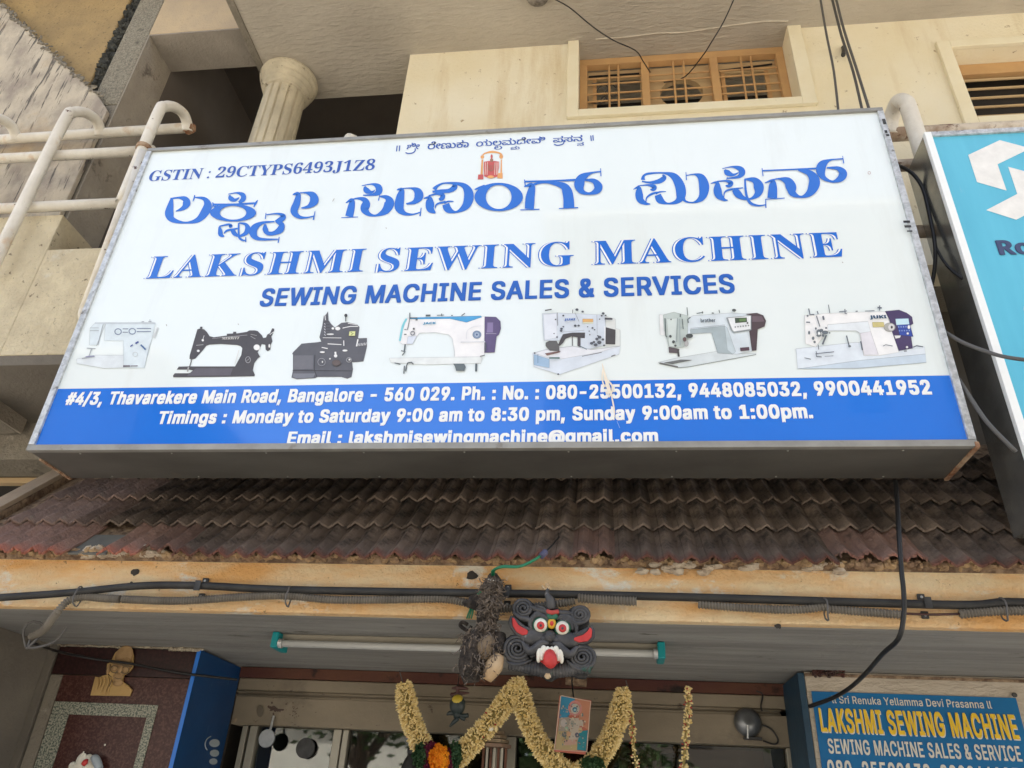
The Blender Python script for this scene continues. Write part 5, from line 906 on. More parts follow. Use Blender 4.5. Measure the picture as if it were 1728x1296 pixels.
# ================================================================ CABLES (upper)
def cable(name, label, cat, pts, r, m='cable', smooth=4, group=None):
    P = [PY(*p) for p in pts]; mid = P[len(P)//2]
    o = MB().tube(P, r, 8, smooth=smooth).build(name, m, None, smooth=True, loc=tuple(mid)); return tag(o, label, cat, group)
cable('ceiling_wire', 'thin black wire sagging from the ceiling disc down into the window grille', 'wire', [(926, -6, 3.46), (960, 12, 3.50), (1000, 45, 3.56), (1035, 68, 3.62), (1072, 85, 3.72), (1085, 103, 3.86), (1097, 122, 4.04)], .0045)
cable('ceiling_wire', 'thin wire slanting from the top edge into the middle of the grille', 'wire', [(1243, -12, 3.40), (1222, 35, 3.5), (1200, 72, 3.6), (1185, 95, 3.8), (1155, 130, 4.06), (1120, 139, 4.09)], .0045)
cable('conduit_line', 'grey cable dropping alone down the cream wall, left of the pair', 'cable', [(1383, -10, 3.45), (1395, 60, 3.45), (1407, 120, 3.45), (1416, 200, 3.45)], .008, 'cablegrey')
cable('conduit_line', 'middle grey cable running down the cream wall to the sign top', 'cable', [(1402, -10, 3.47), (1420, 60, 3.47), (1440, 122, 3.45), (1457, 195, 3.45)], .009, 'cablegrey')
cable('conduit_line', 'rightmost grey cable running down the cream wall to the sign corner', 'cable', [(1409, -10, 3.45), (1424, 50, 3.45), (1445, 115, 3.42), (1470, 195, 3.42)], .009, 'cablegrey')
cable('sign_cable', 'black cable looping from a rusty pipe down between the two signboards', 'cable', [(1518, 280, 3.20), (1540, 293, 3.15), (1558, 320, 3.15), (1570, 370, 3.15), (1578, 415, 3.15), (1577, 455, 3.18), (1570, 490, 3.22)], .010)
cable('sign_cable', 'thin dark cable hanging across the grey side toward the cyan face', 'cable', [(1578, 415, 3.16), (1592, 440, 3.12), (1608, 458, 3.09), (1624, 470, 3.06)], .007)
cable('street_cable', 'grey cable stretched from the large sign across the cyan sign', 'cable', [(1588, 556, 3.03), (1625, 578, 2.96), (1670, 595, 2.90), (1700, 603, 2.85), (1745, 609, 2.8)], .0085, 'cablegrey')
cable('street_cable', 'grey cable end drooping over the lower corner of the cyan sign frame', 'cable', [(1618, 640, 3.03), (1640, 675, 2.98), (1668, 715, 2.95), (1714, 762, 2.93)], .0085, 'cablegrey')
p = PZ(907, -8, ZC-.03)
o = MB().lathe((p.x, p.y, ZC-.035), [(.05, -.02), (.085, -.01), (.09, .034)], 20).build('ceiling_disc', mat('sooty_disc', (.10, .085, .07), (.3, .27, .23), 30), None, loc=(p.x, p.y, ZC-.03)); tag(o, 'round sooty fan disc on the ceiling at the top edge', 'ceiling disc')
cable('wall_bracket', 'small dark bracket stub fixed on the cream wall beside the cables', 'bracket', [(1423, 80, 3.9), (1424, 86, 3.86), (1423, 93, 3.84)], .016, 'black')

# ================================================================ FASCIA FITTINGS
FY = 3.255
cable('black_conduit', 'long black conduit pipe running along the whole ochre fascia', 'conduit', [(-60, 1012, FY), (5, 1008, FY), (120, 1000, FY), (230, 989, FY), (330, 988, FY), (480, 995, FY), (760, 1000, FY), (1000, 1004, FY), (1240, 1010, FY), (1500, 1018, FY), (1640, 1021, FY), (1700, 1016, FY), (1790, 1020, FY)], .0175, 'conduit')
def flex(label, pts, r=.017):
    P = [PY(*p) for p in pts]; mid = P[len(P)//2]; A_, _ = crsm(P, [r]*len(P), 8)
    # resample evenly, ribbed radius
    L = [0]
    for i in range(1, len(A_)): L.append(L[-1]+(A_[i]-A_[i-1]).length)
    n = max(4, int(L[-1]/.0062)); Q = []; R = []
    j = 0
    for k in range(n+1):
        d = L[-1]*k/n
        while j < len(L)-2 and L[j+1] < d: j += 1
        t = (d-L[j])/max(1e-9, L[j+1]-L[j]); Q.append(A_[j].lerp(A_[j+1], t)); R.append(r*(1.10 if k % 2 else .74))
    return tag(MB().tube(Q, R, 10).build('corrugated_conduit', 'flex', None, smooth=False, loc=tuple(mid)), label, 'conduit', 'corrugated conduit lengths on the fascia')
FZ = 3.26
flex('dusty corrugated conduit bending down from the left fascia to the wire loop', [(52, 1075, 3.40), (75, 1062, 3.35), (95, 1035, FZ), (115, 1014, FZ), (140, 1007, FZ), (170, 1009, FZ), (202, 1011, FZ)])
flex('long corrugated conduit length under the black pipe, left of the hair bundle', [(206, 1011, FZ), (300, 1014, FZ), (400, 1008, FZ), (480, 1005, FZ), (560, 1012, FZ), (650, 1012, FZ), (750, 1011, FZ), (795, 1020, FZ)])
flex('short corrugated conduit just right of the hair bundle', [(838, 1028, FZ), (900, 1024, FZ), (940, 1019, FZ), (970, 1014, FZ)])
flex('corrugated conduit emerging right of the demon mask', [(975, 1009, FZ-.02), (1010, 1012, FZ-.02), (1074, 1015, FZ-.02)], .019)
flex('corrugated conduit with broken rings left of the hanging black cable', [(1178, 1020, FZ), (1260, 1026, FZ), (1340, 1029, FZ), (1395, 1023, FZ)])
flex('corrugated conduit ending behind the hanging black cable', [(1396, 1027, FZ), (1440, 1031, FZ), (1520, 1037, FZ)])
flex('corrugated conduit stub at the far right of the fascia', [(1619, 1036, FZ), (1680, 1031, FZ), (1760, 1030, FZ)], .018)
cable('inner_wire', 'thin maroon wire bridging the gap between two conduit lengths', 'wire', [(1520, 1035, FZ), (1570, 1037, FZ), (1622, 1036, FZ)], .005, 'chilli')
for i, (px, py, lab) in enumerate(((337, 990, 'black pipe saddle clamp on the left part of the fascia'), (855, 1002, 'black pipe saddle clamp between hair bundle and mask'), (1563, 1019, 'black pipe saddle clamp right of the hanging cable'))):
    p = PY(px, py, FY); t = thing('pipe_clamp', lab, 'clamp', (p.x, 3.29, p.z), 'saddle clamps on the black conduit')
    MB().box(p.x-.014, p.x+.014, FY-.024, FY-.019, p.z-.022, p.z+.022).build('strap', 'black', t)
    MB().box(p.x-.015, p.x+.015, 3.288, 3.2985, p.z+.02, p.z+.05).build('tab', 'black', t, bevel=.004)
    MB().box(p.x-.015, p.x+.015, 3.288, 3.2985, p.z-.05, p.z-.02).build('tab', 'black', t, bevel=.004)
    for dz in (.036, -.036): MB().blob((p.x, 3.286, p.z+dz), (.006, .003, .006), 8, 5).build('screw', 'galv', t)
for px in (136, 490, 1392, 1690):
    p = PY(px, 1003 if px < 600 else 1024, FY); pts = [(p.x+.003*math.sin(a*3), FY-.01+.03*math.cos(a), p.z-.012+.045*math.sin(a)) for a in [k*.5 for k in range(14)]]
    tag(MB().tube(pts, .0035, 6).build('binding_wire', 'cablegrey', None, loc=(p.x, FY, p.z)), {136: 'binding wire tying both conduits above the bend at left', 490: 'binding wire tying the conduits left of centre', 1392: 'binding wire tying broken conduit ends at right', 1690: 'binding wire near the right edge conduit'}[px], 'wire')
rnd = random.Random(5)
for (px, py, r, lab) in ((228, 966, .020, 'rough dark hole in the left of the fascia'), (797, 972, .026, 'large rough dark hole in the fascia beside the hair bundle'), (1313, 1057, .014, 'dark chip hole on the fascia lower edge at right'), (222, 984, .008, 'tiny dark hole below the left rough hole')):
    p = PY(px, py, 3.3); n = 12
    pts = [(p.x+r*(1+rnd.uniform(-.25, .25))*math.cos(2*math.pi*k/n), 3.2985, p.z+r*.75*(1+rnd.uniform(-.25, .25))*math.sin(2*math.pi*k/n)) for k in range(n)]
    mb = MB(); mb.prism(pts, (0, -.002, 0)); tag(mb.build('wall_hole', 'void', None, loc=(p.x, 3.3, p.z)), lab, 'hole')
p = PY(53, 1075, 3.4)
lp = MB(); lp.tube([(p.x+.045*math.cos(a), 3.4+.02*math.sin(2*a), p.z+.01+.06*math.sin(a)) for a in [k*.45 for k in range(18)]], .006, 6)
lp.tube([(p.x, 3.4, p.z), (p.x+.02, 3.39, p.z-.05), (p.x+.12, 3.4, p.z-.02), (p.x+.15, 3.41, p.z+.05)], .006, 6, smooth=4)
tag(lp.build('wire_loop', 'cablegrey', None, loc=tuple(p)), 'tangled wire loop at the foot of the bent conduit, left soffit', 'wire')
cable('soffit_wire', 'thin black wire sagging from the wire loop across the granite pillar', 'wire', [(55, 1085, 3.45), (100, 1100, 3.9), (160, 1112, 4.1), (222, 1120, 4.12), (300, 1135, 4.12), (400, 1147, 4.2)], .007)

# black cable from the sign
cable('hanging_cable', 'thick black cable hanging from the sign past the fascia to the blue banner', 'cable', [(1511, 812, 3.30), (1514, 850, 3.24), (1517, 900, 3.18), (1521, 960, 3.17), (1525, 1000, 3.17), (1525, 1040, 3.18), (1516, 1078, 3.22), (1490, 1103, 3.4), (1462, 1135, 3.7), (1435, 1160, 3.95), (1405, 1178, 4.12), (1366, 1192, 4.24)], .0098)
# ================================================================ TUBE LIGHT
z = .745; a = PZ(466, 1080, .757); b = PZ(1121, 1103, .757); ty = 3.735
TL_ = thing('tube_light', 'unlit fluorescent tube on a dusty batten with teal end caps', 'tube light', (-.7, ty, .77))
xa, xb = -1.635, .25
box('batten', 'batten', xa+.02, xb-.02, ty-.0, ty+.085, .735, .774, TL_, bevel=.004)
MB().tube([(xa+.03, ty-.03, .722), (xb-.03, ty-.03, .722)], .017, 16).build('tube', 'tube', TL_, smooth=True)
for x in (xa, xb-.034): box('end_cap', 'teal', x, x+.034, ty-.055, ty+.09, .698, .773, TL_, bevel=.006)
for x in (xa+.034, xb-.052): MB().tube([(x, ty-.03, .722), (x+.018, ty-.03, .722)], .0225, 14).build('tube_ferrule', 'galv', TL_)

# ================================================================ SHOP FRONT
SH = thing('shutter_entrance', 'beige shutter housing and glass shop windows under the canopy', 'shop front', (0, 4.72, GZ))
ys = 4.72
box('maroon_board', 'maroonwood', -2.24, 1.06, ys-.03, ys+.1, .712, .772, SH, bevel=.004)
box('shutter_housing', 'shutter', -2.24, 1.06, ys-.012, ys+.12, .642, .710, SH, bevel=.006)
box('shutter_groove', 'shutter', -2.24, .93, ys+.004, ys+.12, .612, .640, SH, bevel=.008)
MB().tube([(-2.24, ys-.012, .634), (.93, ys-.012, .634)], .0075, 8).build('groove_bead', 'shutter', SH, smooth=True)
MB().tube([(-2.24, ys-.012, .612), (.93, ys-.012, .612)], .007, 8).build('groove_bead', 'shutter', SH, smooth=True)
box('shutter_skirt', 'shutter', -2.24, 1.06, ys-.008, ys+.12, .452, .608, SH, bevel=.006)
X = lambda px, py=1260: PY(px, py, ys+.05).x
post = lambda a, b, n='frame_post', m='alu': box(n, m, a, b, ys+.03, ys+.11, GZ+.2, .450, SH, bevel=.004)
for pa, pb in ((405, 415), (418, 432), (561, 576), (577, 588), (828, 852), (853, 872), (1325, 1338)): post(X(pa), X(pb)-.004)
panes = ((434, 560), (590, 826), (874, 1322))
for pa, pb in panes: box('glass_pane', 'glass', X(pa)+.002, X(pb)-.002, ys+.06, ys+.066, GZ+.2, .448, SH, bevel=0)
# interior
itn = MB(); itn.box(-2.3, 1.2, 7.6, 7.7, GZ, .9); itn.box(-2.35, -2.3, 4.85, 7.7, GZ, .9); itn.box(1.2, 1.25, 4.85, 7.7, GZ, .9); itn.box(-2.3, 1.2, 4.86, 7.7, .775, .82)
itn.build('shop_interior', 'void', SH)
box('display_shelf', 'redshelf', X(1045), X(1300), ys+.3, ys+.34, .28, .455, SH, bevel=.004)
box('shelf_panel', 'black', X(1120), X(1160), ys+.27, ys+.295, .15, .42, SH, bevel=.004)
# rust stains on the skirt as flakes
a = Print(ys-.008, (400, 1110), 5.76)
rs = random.Random(9); rc = (.06, .03, .02)
for k in range(26): a.ell(rc, 370+rs.gauss(0, 42), 500+rs.gauss(0, 26), rs.uniform(5, 22), rs.uniform(4, 16), 7)
for k in range(34): a.ell(rc, 560+rs.gauss(0, 34), 540+rs.gauss(0, 60), rs.uniform(1.5, 8), rs.uniform(2, 8), 6)
a.ell((.12, .10, .07), 230, 520, 34, 60, 12)
for k in range(30): a.ell((.10, .07, .05), rs.uniform(100, 1500), rs.choice([655, 660, 395, 100+rs.uniform(0, 500)]), rs.uniform(2, 10), rs.uniform(1, 4), 6)
a.build('rust_stain', SH, kind='stuff')
# round mirror hung on the rusty patch
p = PY(450, 1246, ys-.05); HM = thing('hanging_disc', 'small round disc hanging from a bright wire below the rusty patch', 'disc', (p.x, ys-.05, p.z+.1))
MB().lathe((p.x, ys-.045, p.z), [(.0, -.008), (.048, -.008), (.05, 0), (.048, .006), (0, .006)], 24, 'y').build('disc', 'steel', HM)
q = PY(462, 1208, ys-.03); MB().tube([(p.x+.01, ys-.045, p.z+.045), (q.x, ys-.03, q.z)], .007, 8).build('hook', 'galv', HM)
p = PY(514, 1262, ys+.02); o = MB().lathe((p.x, ys+.04, p.z), [(0, -.01), (.055, -.01), (.055, .012), (0, .012)], 24, 'y').build('window_disc', 'black', None, loc=(p.x, ys+.04, p.z)); tag(o, 'dark round disc stuck on the left shop window pane', 'disc')
# lock / bell at right
p = PY(1263, 1218, ys-.05); BL = thing('door_bell', 'round grey gong bell with wires on the shutter housing at right', 'bell', (p.x, ys-.01, p.z))
MB().lathe((p.x, ys-.02, p.z), [(.072, -.01), (.075, .01), (.062, .035), (.035, .05), (0, .055)], 28, 'y').build('gong', 'steel', BL, smooth=True)
MB().box(p.x-.03, p.x+.065, ys-.04, ys-.012, p.z-.088, p.z-.074).build('bracket', 'black', BL)
MB().tube([(p.x-.01, ys-.085, p.z-.02), (p.x-.015, ys-.07, p.z-.085)], .006, 8).build('striker', 'galv', BL)
MB().tube([(p.x+.07, ys-.03, p.z-.01), (p.x+.12, ys-.03, p.z-.03), (p.x+.15, ys-.03, p.z-.08), (p.x+.13, ys-.03, p.z-.105), (p.x+.07, ys-.03, p.z-.09)], .0045, 6, smooth=5).build('wire', 'cable', BL)
p2 = PY(1285, 1180, ys-.03); MB().tube([PY(1276, 1166, ys-.03), PY(1287, 1172, ys-.03), PY(1284, 1190, ys-.03), PY(1286, 1200, ys-.03)], .004, 6, smooth=4).build('wire', 'cable', BL)

# ================================================================ LEFT GRANITE PILLAR
PLY = 4.18; GP = thing('granite_pillar', 'maroon granite clad pillar with speckled border left of the shop', 'pillar', (-2.68, 4.4, GZ))
box('core', 'concrete', -3.10, -2.262, PLY+.02, 4.7, GZ, .772, GP, bevel=0)
zs1 = (PY(100, 1139, PLY).z+PY(320, 1144, PLY).z)/2
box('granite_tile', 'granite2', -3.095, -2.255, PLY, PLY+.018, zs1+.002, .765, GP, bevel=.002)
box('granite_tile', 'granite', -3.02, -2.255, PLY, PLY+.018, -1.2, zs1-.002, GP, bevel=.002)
box('edge_tile', 'concrete', -3.095, -3.024, PLY+.001, PLY+.018, -1.2, zs1-.002, GP, bevel=.002)
def qd(px): return PY(px, 1215, PLY).x
zt = PY(150, 1187, PLY).z; zi = PY(200, 1209, PLY).z; zt = (PY(100, 1184, PLY).z+PY(265, 1190, PLY).z)/2; zi = (PY(115, 1206, PLY).z+PY(240, 1210, PLY).z)/2
xl0 = PY(92, 1190, PLY).x; xl1 = PY(112, 1210, PLY).x+.012; xr1 = PY(268, 1190, PLY).x; xr0 = PY(248, 1212, PLY).x
mbk = MB(); mbk.box(xl0, xr1, PLY-.006, PLY-.0005, zi, zt); mbk.build('border_strip', 'speckled', GP, bevel=.001)
box('border_strip', 'speckled', xl0, xl1, PLY-.006, PLY-.0005, -1.2, zi-.001, GP, bevel=.001)
box('border_strip', 'speckled', xr0, xr1, PLY-.006, PLY-.0005, -1.2, zi-.001, GP, bevel=.001)
box('side_board', 'bluepaint', -2.2605, -2.245, PLY-.01, 4.71, -1.2, .768, GP, bevel=.002)
box('side_board_edge', 'blueedge', -2.262, -2.240, PLY-.016, PLY-.011, -1.2, .768, GP, bevel=.001)
# faded sticker on the blue side
mb = MB(); mb.open = True
def SX(px, py): q = PX(px, py, -2.2435); return q
for (cx, cy, r) in ((362, 1254, 9), (362, 1271, 8), (360, 1285, 7)):
    n = 14; mb.add([SX(cx+r*math.cos(t), cy+r*.75*math.sin(t)) for t in [2*math.pi*k/n for k in range(n)]], [tuple(range(n))])
mb.build('faded_sticker', 'ghost', GP)
MB().tube([PX(360+14*math.cos(t), 1256+14*math.sin(t), -2.2430) for t in [2.4+k*.25 for k in range(9)]], .003, 5).build('faded_sticker', 'ghost', GP)
p = PX(398, 1216, -2.22); o = MB().blob(tuple(p), (.02, .03, .022), 12, 8).build('round_knob', 'husk', None, smooth=True, loc=tuple(p)); tag(o, 'small round brown knob beside the blue side board', 'knob')
# paint-peeled joint above the pillar
mb = MB(); rnd = random.Random(2)
for k in range(70):
    x = -3.1+k*.0125; mb.blob((x, PLY-.012, .770+rnd.uniform(-.003, .003)), (.011, .010, .006), 6, 4, .3)
for k in range(16): mb.blob((-2.42+k*.011, PLY-.02, .765), (.012, .014, .010), 6, 4, .4)
mb.build('plaster_joint', mat('peeling_plaster', (.45, .40, .30), (.2, .16, .12), 30), GP, kind='stuff')
# bald bust cut-out
BU = thing('bust_cutout', 'golden cut-out bust of a bald man with round glasses on maroon granite', 'cut-out', (PY(190, 1172, PLY).x, PLY-.02, PY(190, 1172, PLY).z))
bp = lambda x, y, d=0: PY(140+x/12.96, 1080+y/12.96, PLY-.012-d)
mb = MB(); mb.prism([bp(*q) for q in ((160,1210),(265,800),(360,820),(420,780),(540,755),(640,830),(640,930),(860,910),(1075,1085),(1020,1225))], (0, .008, 0)); mb.build('shoulders', 'gold', BU, bevel=.001)
mb = MB(); mb.prism([bp(*q, .003) for q in ((560,740),(515,620),(525,520),(600,490),(640,400),(700,280),(800,190),(900,150),(1000,165),(1070,230),(1100,330),(1095,480),(1085,600),(1000,700),(900,760),(870,840),(860,940),(780,990),(690,960),(640,870),(620,800))], (0, .010, 0)); mb.build('head', 'gold', BU, bevel=.001)
for (x, y, rx, rz, d, mm) in ((900, 330, .052, .052, .012, 'goldhead'), (880, 560, .044, .05, .016, 'goldhead'), (820, 640, .014, .022, .032, 'goldhead'), (770, 800, .030, .026, .014, 'goldhead'), (690, 600, .020, .02, .022, 'goldhead'), (560, 640, .010, .028, .012, 'goldhead'), (770, 930, .03, .02, .008, 'goldhead')):
    MB().blob(bp(x, y, d-.004), (rx, .010, rz), 16, 10).build('head_relief', mm, BU, smooth=True)
for pts in ([(470,800),(480,900),(440,1010),(400,1160)], [(540,780),(560,900),(520,1040),(470,1190)], [(600,840),(620,950),(570,1060),(540,1200)], [(330,840),(330,960),(290,1100)], [(400,810),(400,930),(350,1060)], [(880,930),(980,1010),(1050,1090)]):
    MB().tube([bp(x, y, .004) for x, y in pts], [.003]+[.006]*(len(pts)-2)+[.003], 8, smooth=4).build('robe_fold', 'gold', BU, smooth=True)
a = Print(PLY-.041, (140, 1080), 12.96)
gd = (.13, .085, .04)
a.line(gd, [(600,490),(760,520),(1085,590)], 34).ring(gd, 690, 640, 85, 75, 22).ring(gd, 930, 660, 80, 75, 22).stroke(gd, [(700,730,20),(800,690,50),(880,730,20)]).stroke(gd, [(700,820,14),(770,850,20),(850,830,14)]).line(gd, [(640,870),(580,1020)], 18)
a.build('engraving', BU)
# white flower ornament
fl = thing('white_ornament', 'white petalled ornament with a red streak on the pillar bottom left', 'ornament', (PY(145, 1290, PLY).x, PLY-.03, PY(145, 1290, PLY).z))
fw_ = lambda x, y, d: PY(90+x/15.7, 1240+y/15.7, PLY-.02-d)
for (x, y, rx, rz, d) in ((520, 830, .024, .022, .01), (740, 700, .030, .040, .02), (900, 760, .032, .045, .015), (640, 900, .04, .03, .02), (860, 900, .05, .04, .01)):
    MB().blob(fw_(x, y, d), (rx, .012, rz), 14, 8).build('petal', 'maskwhite', fl, smooth=True)
mb = MB(); mb.tube([fw_(1010, 650, .02), fw_(1080, 620, .02), fw_(1150, 700, .02), fw_(1220, 900, .02)], [.01, .02, .022, .02], 8, smooth=4); mb.build('grey_petal', 'ghost', fl, smooth=True)
MB().tube([fw_(790, 790, .05), fw_(850, 720, .052), fw_(900, 650, .045)], [.012, .014, .006], 8, smooth=3).build('red_streak', 'maskred', fl, smooth=True)
MB().tube([fw_(730, 600, .03), fw_(810, 440, .03)], .003, 6).build('stem', 'maskwhite', fl)
p = PY(177, 1257, PLY-.002); o = MB().blob(tuple(p), (.005, .003, .005), 8, 5).build('white_dot', 'maskwhite', None, loc=tuple(p)); tag(o, 'tiny white paper dot on the maroon granite', 'dot')
# dark wall at far left under the soffit
DW = thing('side_wall', 'dark shaded side wall at the far lower left under the soffit', 'wall', (-3.3, 3.9, GZ))
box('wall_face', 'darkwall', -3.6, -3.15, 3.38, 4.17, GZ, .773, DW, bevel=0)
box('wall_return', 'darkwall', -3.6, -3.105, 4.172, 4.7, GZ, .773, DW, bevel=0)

# ================================================================ RIGHT PIER AND BANNER
PR = 4.30; RP = thing('right_pier', 'pale film covered pier with dark blue side at lower right', 'pier', (2.0, 4.5, GZ))
box('pier_face', 'foil', .99, 4.2, PR, 4.75, GZ, .772, RP, bevel=.004)
box('pier_side', 'darkblue', .955, .988, PR-.004, 4.70, .18, .765, RP, bevel=.004)
box('pier_plinth', 'steel', .955, .988, PR-.004, 4.70, GZ, .178, RP, bevel=.004)
box('top_batten', 'mortar', .99, 4.2, PR-.014, PR-.001, .748, .762, RP, bevel=.003)
mb = MB()
for k in range(60): p = PY(rnd.uniform(1372, 1425), rnd.uniform(1128, 1142), PR-.03); mb.blob(p, (.010, .008, .006), 6, 4, .4)
mb.build('cobweb_dirt', 'chilli', RP, kind='stuff')
BN = thing('blue_banner', 'blue vinyl banner with yellow and white shop lettering at lower right', 'banner', (1.7, PR-.01, -.2))
bx0 = (PY(1369, 1167, PR).x+PY(1386, 1296, PR).x)/2; bx1 = PY(1713, 1178, PR).x; bz1 = (PY(1369, 1167, PR).z+PY(1713, 1178, PR).z)/2
box('sheet', 'bannerblue', bx0, bx1, PR-.008, PR-.003, -.7, bz1, BN, bevel=0)
BY = PR-.008
helv(BN, 'll Sri Renuka Yellamma Devi Prasanna ll', (1405, 1187.5), (1674, 1195), (1405, 1175), BY, M['bannerwhite'], .012)
helv(BN, 'LAKSHMI SEWING MACHINE', (1388, 1239), (1722, 1247.5), (1386, 1199), BY, M['bannerwhite'], .022, lift=.002)
helv(BN, 'LAKSHMI SEWING MACHINE', (1386, 1237), (1720, 1245.5), (1384, 1197), BY, M['banneryel'], .028, lift=.0055)
helv(BN, 'SEWING MACHINE SALES & SERVICE', (1399, 1273.5), (1725, 1283), (1398, 1248.5), BY, M['bannerwhite'], .022)
helv(BN, '080-25500132, 9900441952', (1399, 1316), (1740, 1325), (1396, 1285.5), BY, M['bannerwhite'], .026)
p = PY(1711, 1173, BY); MB().blob((p.x, BY-.006, p.z), (.014, .006, .012), 8, 5).build('nail', 'black', BN)

# ================================================================ DEMON MASK
MY = 3.20; mk = lambda x, y, d=0: PY(820+x/7.2, 980+y/7.2, MY-d)
MK = thing('demon_mask', 'charcoal demon face mask with red ears, bulging eyes and curled moustache', 'mask', tuple(mk(780, 1180)))
mb = MB()
out = [(330,420),(330,300),(400,230),(500,215),(570,270),(640,330),(720,330),(760,200),(800,170),(840,220),(850,320),(900,350),(1000,360),(1060,310),(1180,300),(1250,380),(1255,500),(1230,570),(1290,620),(1260,720),(1130,760),(1240,780),(1330,870),(1335,960),(1290,1060),(1240,1120),(1210,1180),(1130,1180),(1050,1150),(950,1150),(860,1170),(790,1215),(730,1200),(650,1130),(540,1090),(400,1090),(300,1050),(260,990),(215,860),(220,720),(300,660),(400,650),(330,600),(295,500)]
mb.prism([mk(x, y, .01) for x, y in out], (0, .035, 0)); mb.build('backing', 'maskdark', MK, bevel=.004)
def spiral(cx, cy, r0, turns, a0, rt, sgn=1, asp=1.0, d=.03):
    n = int(turns*16); pts = []; rr = []
    for k in range(n+1):
        t = k/n; a = a0+sgn*t*turns*2*math.pi; r = r0*(1-t*.9); pts.append(mk(cx+r*math.cos(a), cy+r*asp*math.sin(a), d+.012*t)); rr.append(rt*(1-.45*t))
    return MB().tube(pts, rr, 8)
for (cx, cy, r0, tn, a0, sg, asp, nm) in ((455, 335, 128, 3.0, 1.0, 1, .95, 'crest_curl'), (1140, 410, 122, 3.0, 2.1, -1, .9, 'crest_curl'), (385, 825, 172, 3.6, .7, 1, .98, 'moustache_curl'), (1170, 930, 168, 3.6, 2.4, -1, .92, 'moustache_curl')):
    spiral(cx, cy, r0, tn, a0, .0088, sg, asp).build(nm, 'mask', MK, smooth=True)
for k, pts in enumerate(([(330,380),(420,450),(520,480),(560,560)], [(520,300),(620,350),(720,380),(760,430)], [(560,600),(540,520),(580,440),(670,420),(740,460),(760,520)], [(550,560),(560,480),(620,400),(700,390)],
             [(1200,500),(1100,520),(1040,480),(940,430),(860,470)], [(1050,600),(1040,520),(960,460),(880,460)], [(1100,640),(1090,540),(1010,440),(900,400)], [(860,380),(960,390),(1050,400)], [(420,560),(500,590),(560,600)], [(1060,650),(1150,640),(1240,580)])):
    MB().tube([mk(x, y, .035) for x, y in pts], [.006]+[.011]*(len(pts)-2)+[.006], 8, smooth=5).build('brow_ridge', 'mask', MK, smooth=True)
for pts in ([(500,640),(560,610),(640,630),(700,680)], [(490,700),(560,740),(650,745),(700,720)], [(870,700),(940,660),(1030,680),(1075,740)], [(870,740),(930,775),(1010,775),(1060,750)], [(600,300),(690,330),(760,380)], [(640,470),(690,440),(740,470)], [(880,500),(940,480),(1000,520)], [(470,640),(440,690),(470,740)], [(700,640),(740,620),(770,640)], [(250,980),(330,1020),(440,1010),(560,960)], [(1000,1000),(1080,1060),(1180,1080),(1270,1020)], [(980,960),(1040,1020),(1120,1050)], [(540,930),(590,900),(610,860)], [(640,800),(770,770),(900,800),(950,870)]):
    MB().tube([mk(x, y, .040) for x, y in pts], [.003]+[.0065]*(len(pts)-2)+[.003], 8, smooth=5).build('carved_ridge', 'mask', MK, smooth=True)
for sgn, pts in ((0, [(760,770),(680,760),(600,830),(520,850),(440,740)]), (1, [(810,770),(880,780),(950,860),(1030,890),(1110,800)])):
    MB().tube([mk(x, y, .05) for x, y in pts], [.008, .015, .019, .016, .006], 10, smooth=5).build('moustache', 'mask', MK, smooth=True)
for (x, y, r) in ((590, 690, (.060, .022, .034)), (970, 725, (.060, .022, .034)), (780, 690, (.028, .034, .028)), (710, 720, (.02, .025, .018)), (855, 730, (.02, .025, .018))): MB().blob(mk(x, y, .03), r, 16, 10).build('cheek', 'mask', MK, smooth=True)
for (x, y) in ((665, 543), (930, 577)):
    e_ = MB().blob(mk(x, y, .035), (.034, .020, .034), 18, 10).build('eye_socket', 'maskgreen', MK, smooth=True)
    MB().blob(mk(x, y, .040), (.0285, .024, .0285), 18, 10).build('eyeball', 'maskwhite', e_, smooth=True)
    MB().blob(mk(x, y, .057), (.0165, .012, .0165), 14, 8).build('iris', 'maskred', e_, smooth=True)
    MB().blob(mk(x, y, .0665), (.006, .004, .006), 10, 6).build('pupil', 'mask', e_, smooth=True)
MB().blob(mk(800, 520, .04), (.018, .014, .022), 14, 8).build('forehead_jewel', 'maskgold', MK, smooth=True)
MB().blob(mk(800, 518, .052), (.008, .008, .010), 12, 8).build('jewel_stone', 'maskred', MK, smooth=True)
for pts in ([(316,440),(345,455),(395,535),(510,600),(505,652),(440,660),(370,622),(322,545)], [(1262,560),(1290,590),(1284,680),(1235,732),(1130,748),(1065,722),(1070,690),(1180,655),(1232,612)]):
    mb = MB(); mb.prism([mk(x, y, .050) for x, y in pts], (0, .020, 0)); mb.build('ear', 'maskred', MK, bevel=.004)
for pts in ([(312,430),(300,500),(335,590),(420,665),(510,665)], [(330,440),(400,520),(500,590)], [(1275,545),(1300,620),(1285,700),(1200,755),(1060,740)], [(1250,570),(1180,645),(1080,680)]):
    MB().tube([mk(x, y, .036) for x, y in pts], [.005]+[.009]*(len(pts)-2)+[.005], 8, smooth=5).build('ear_rim', 'mask', MK, smooth=True)
mb = MB(); mb.prism([mk(x, y, .042) for x, y in ((610,930),(625,860),(700,805),(770,830),(850,815),(920,880),(940,960),(905,975),(860,1010),(700,1010),(640,960))], (0, .02, 0)); mb.build('mouth', 'maskred', MK, bevel=.003)
for (x, y, rx, rz) in ((650, 890, .017, .028), (700, 845, .019, .024), (750, 852, .016, .022), (800, 855, .016, .022), (850, 850, .019, .024), (905, 905, .017, .030), (640, 945, .012, .020), (920, 955, .012, .020), (680, 905, .012, .024), (878, 915, .012, .024)):
    MB().blob(mk(x, y, .062), (rx*.72, .009, rz*.82), 10, 8).build('tooth', 'maskwhite', MK, smooth=True)
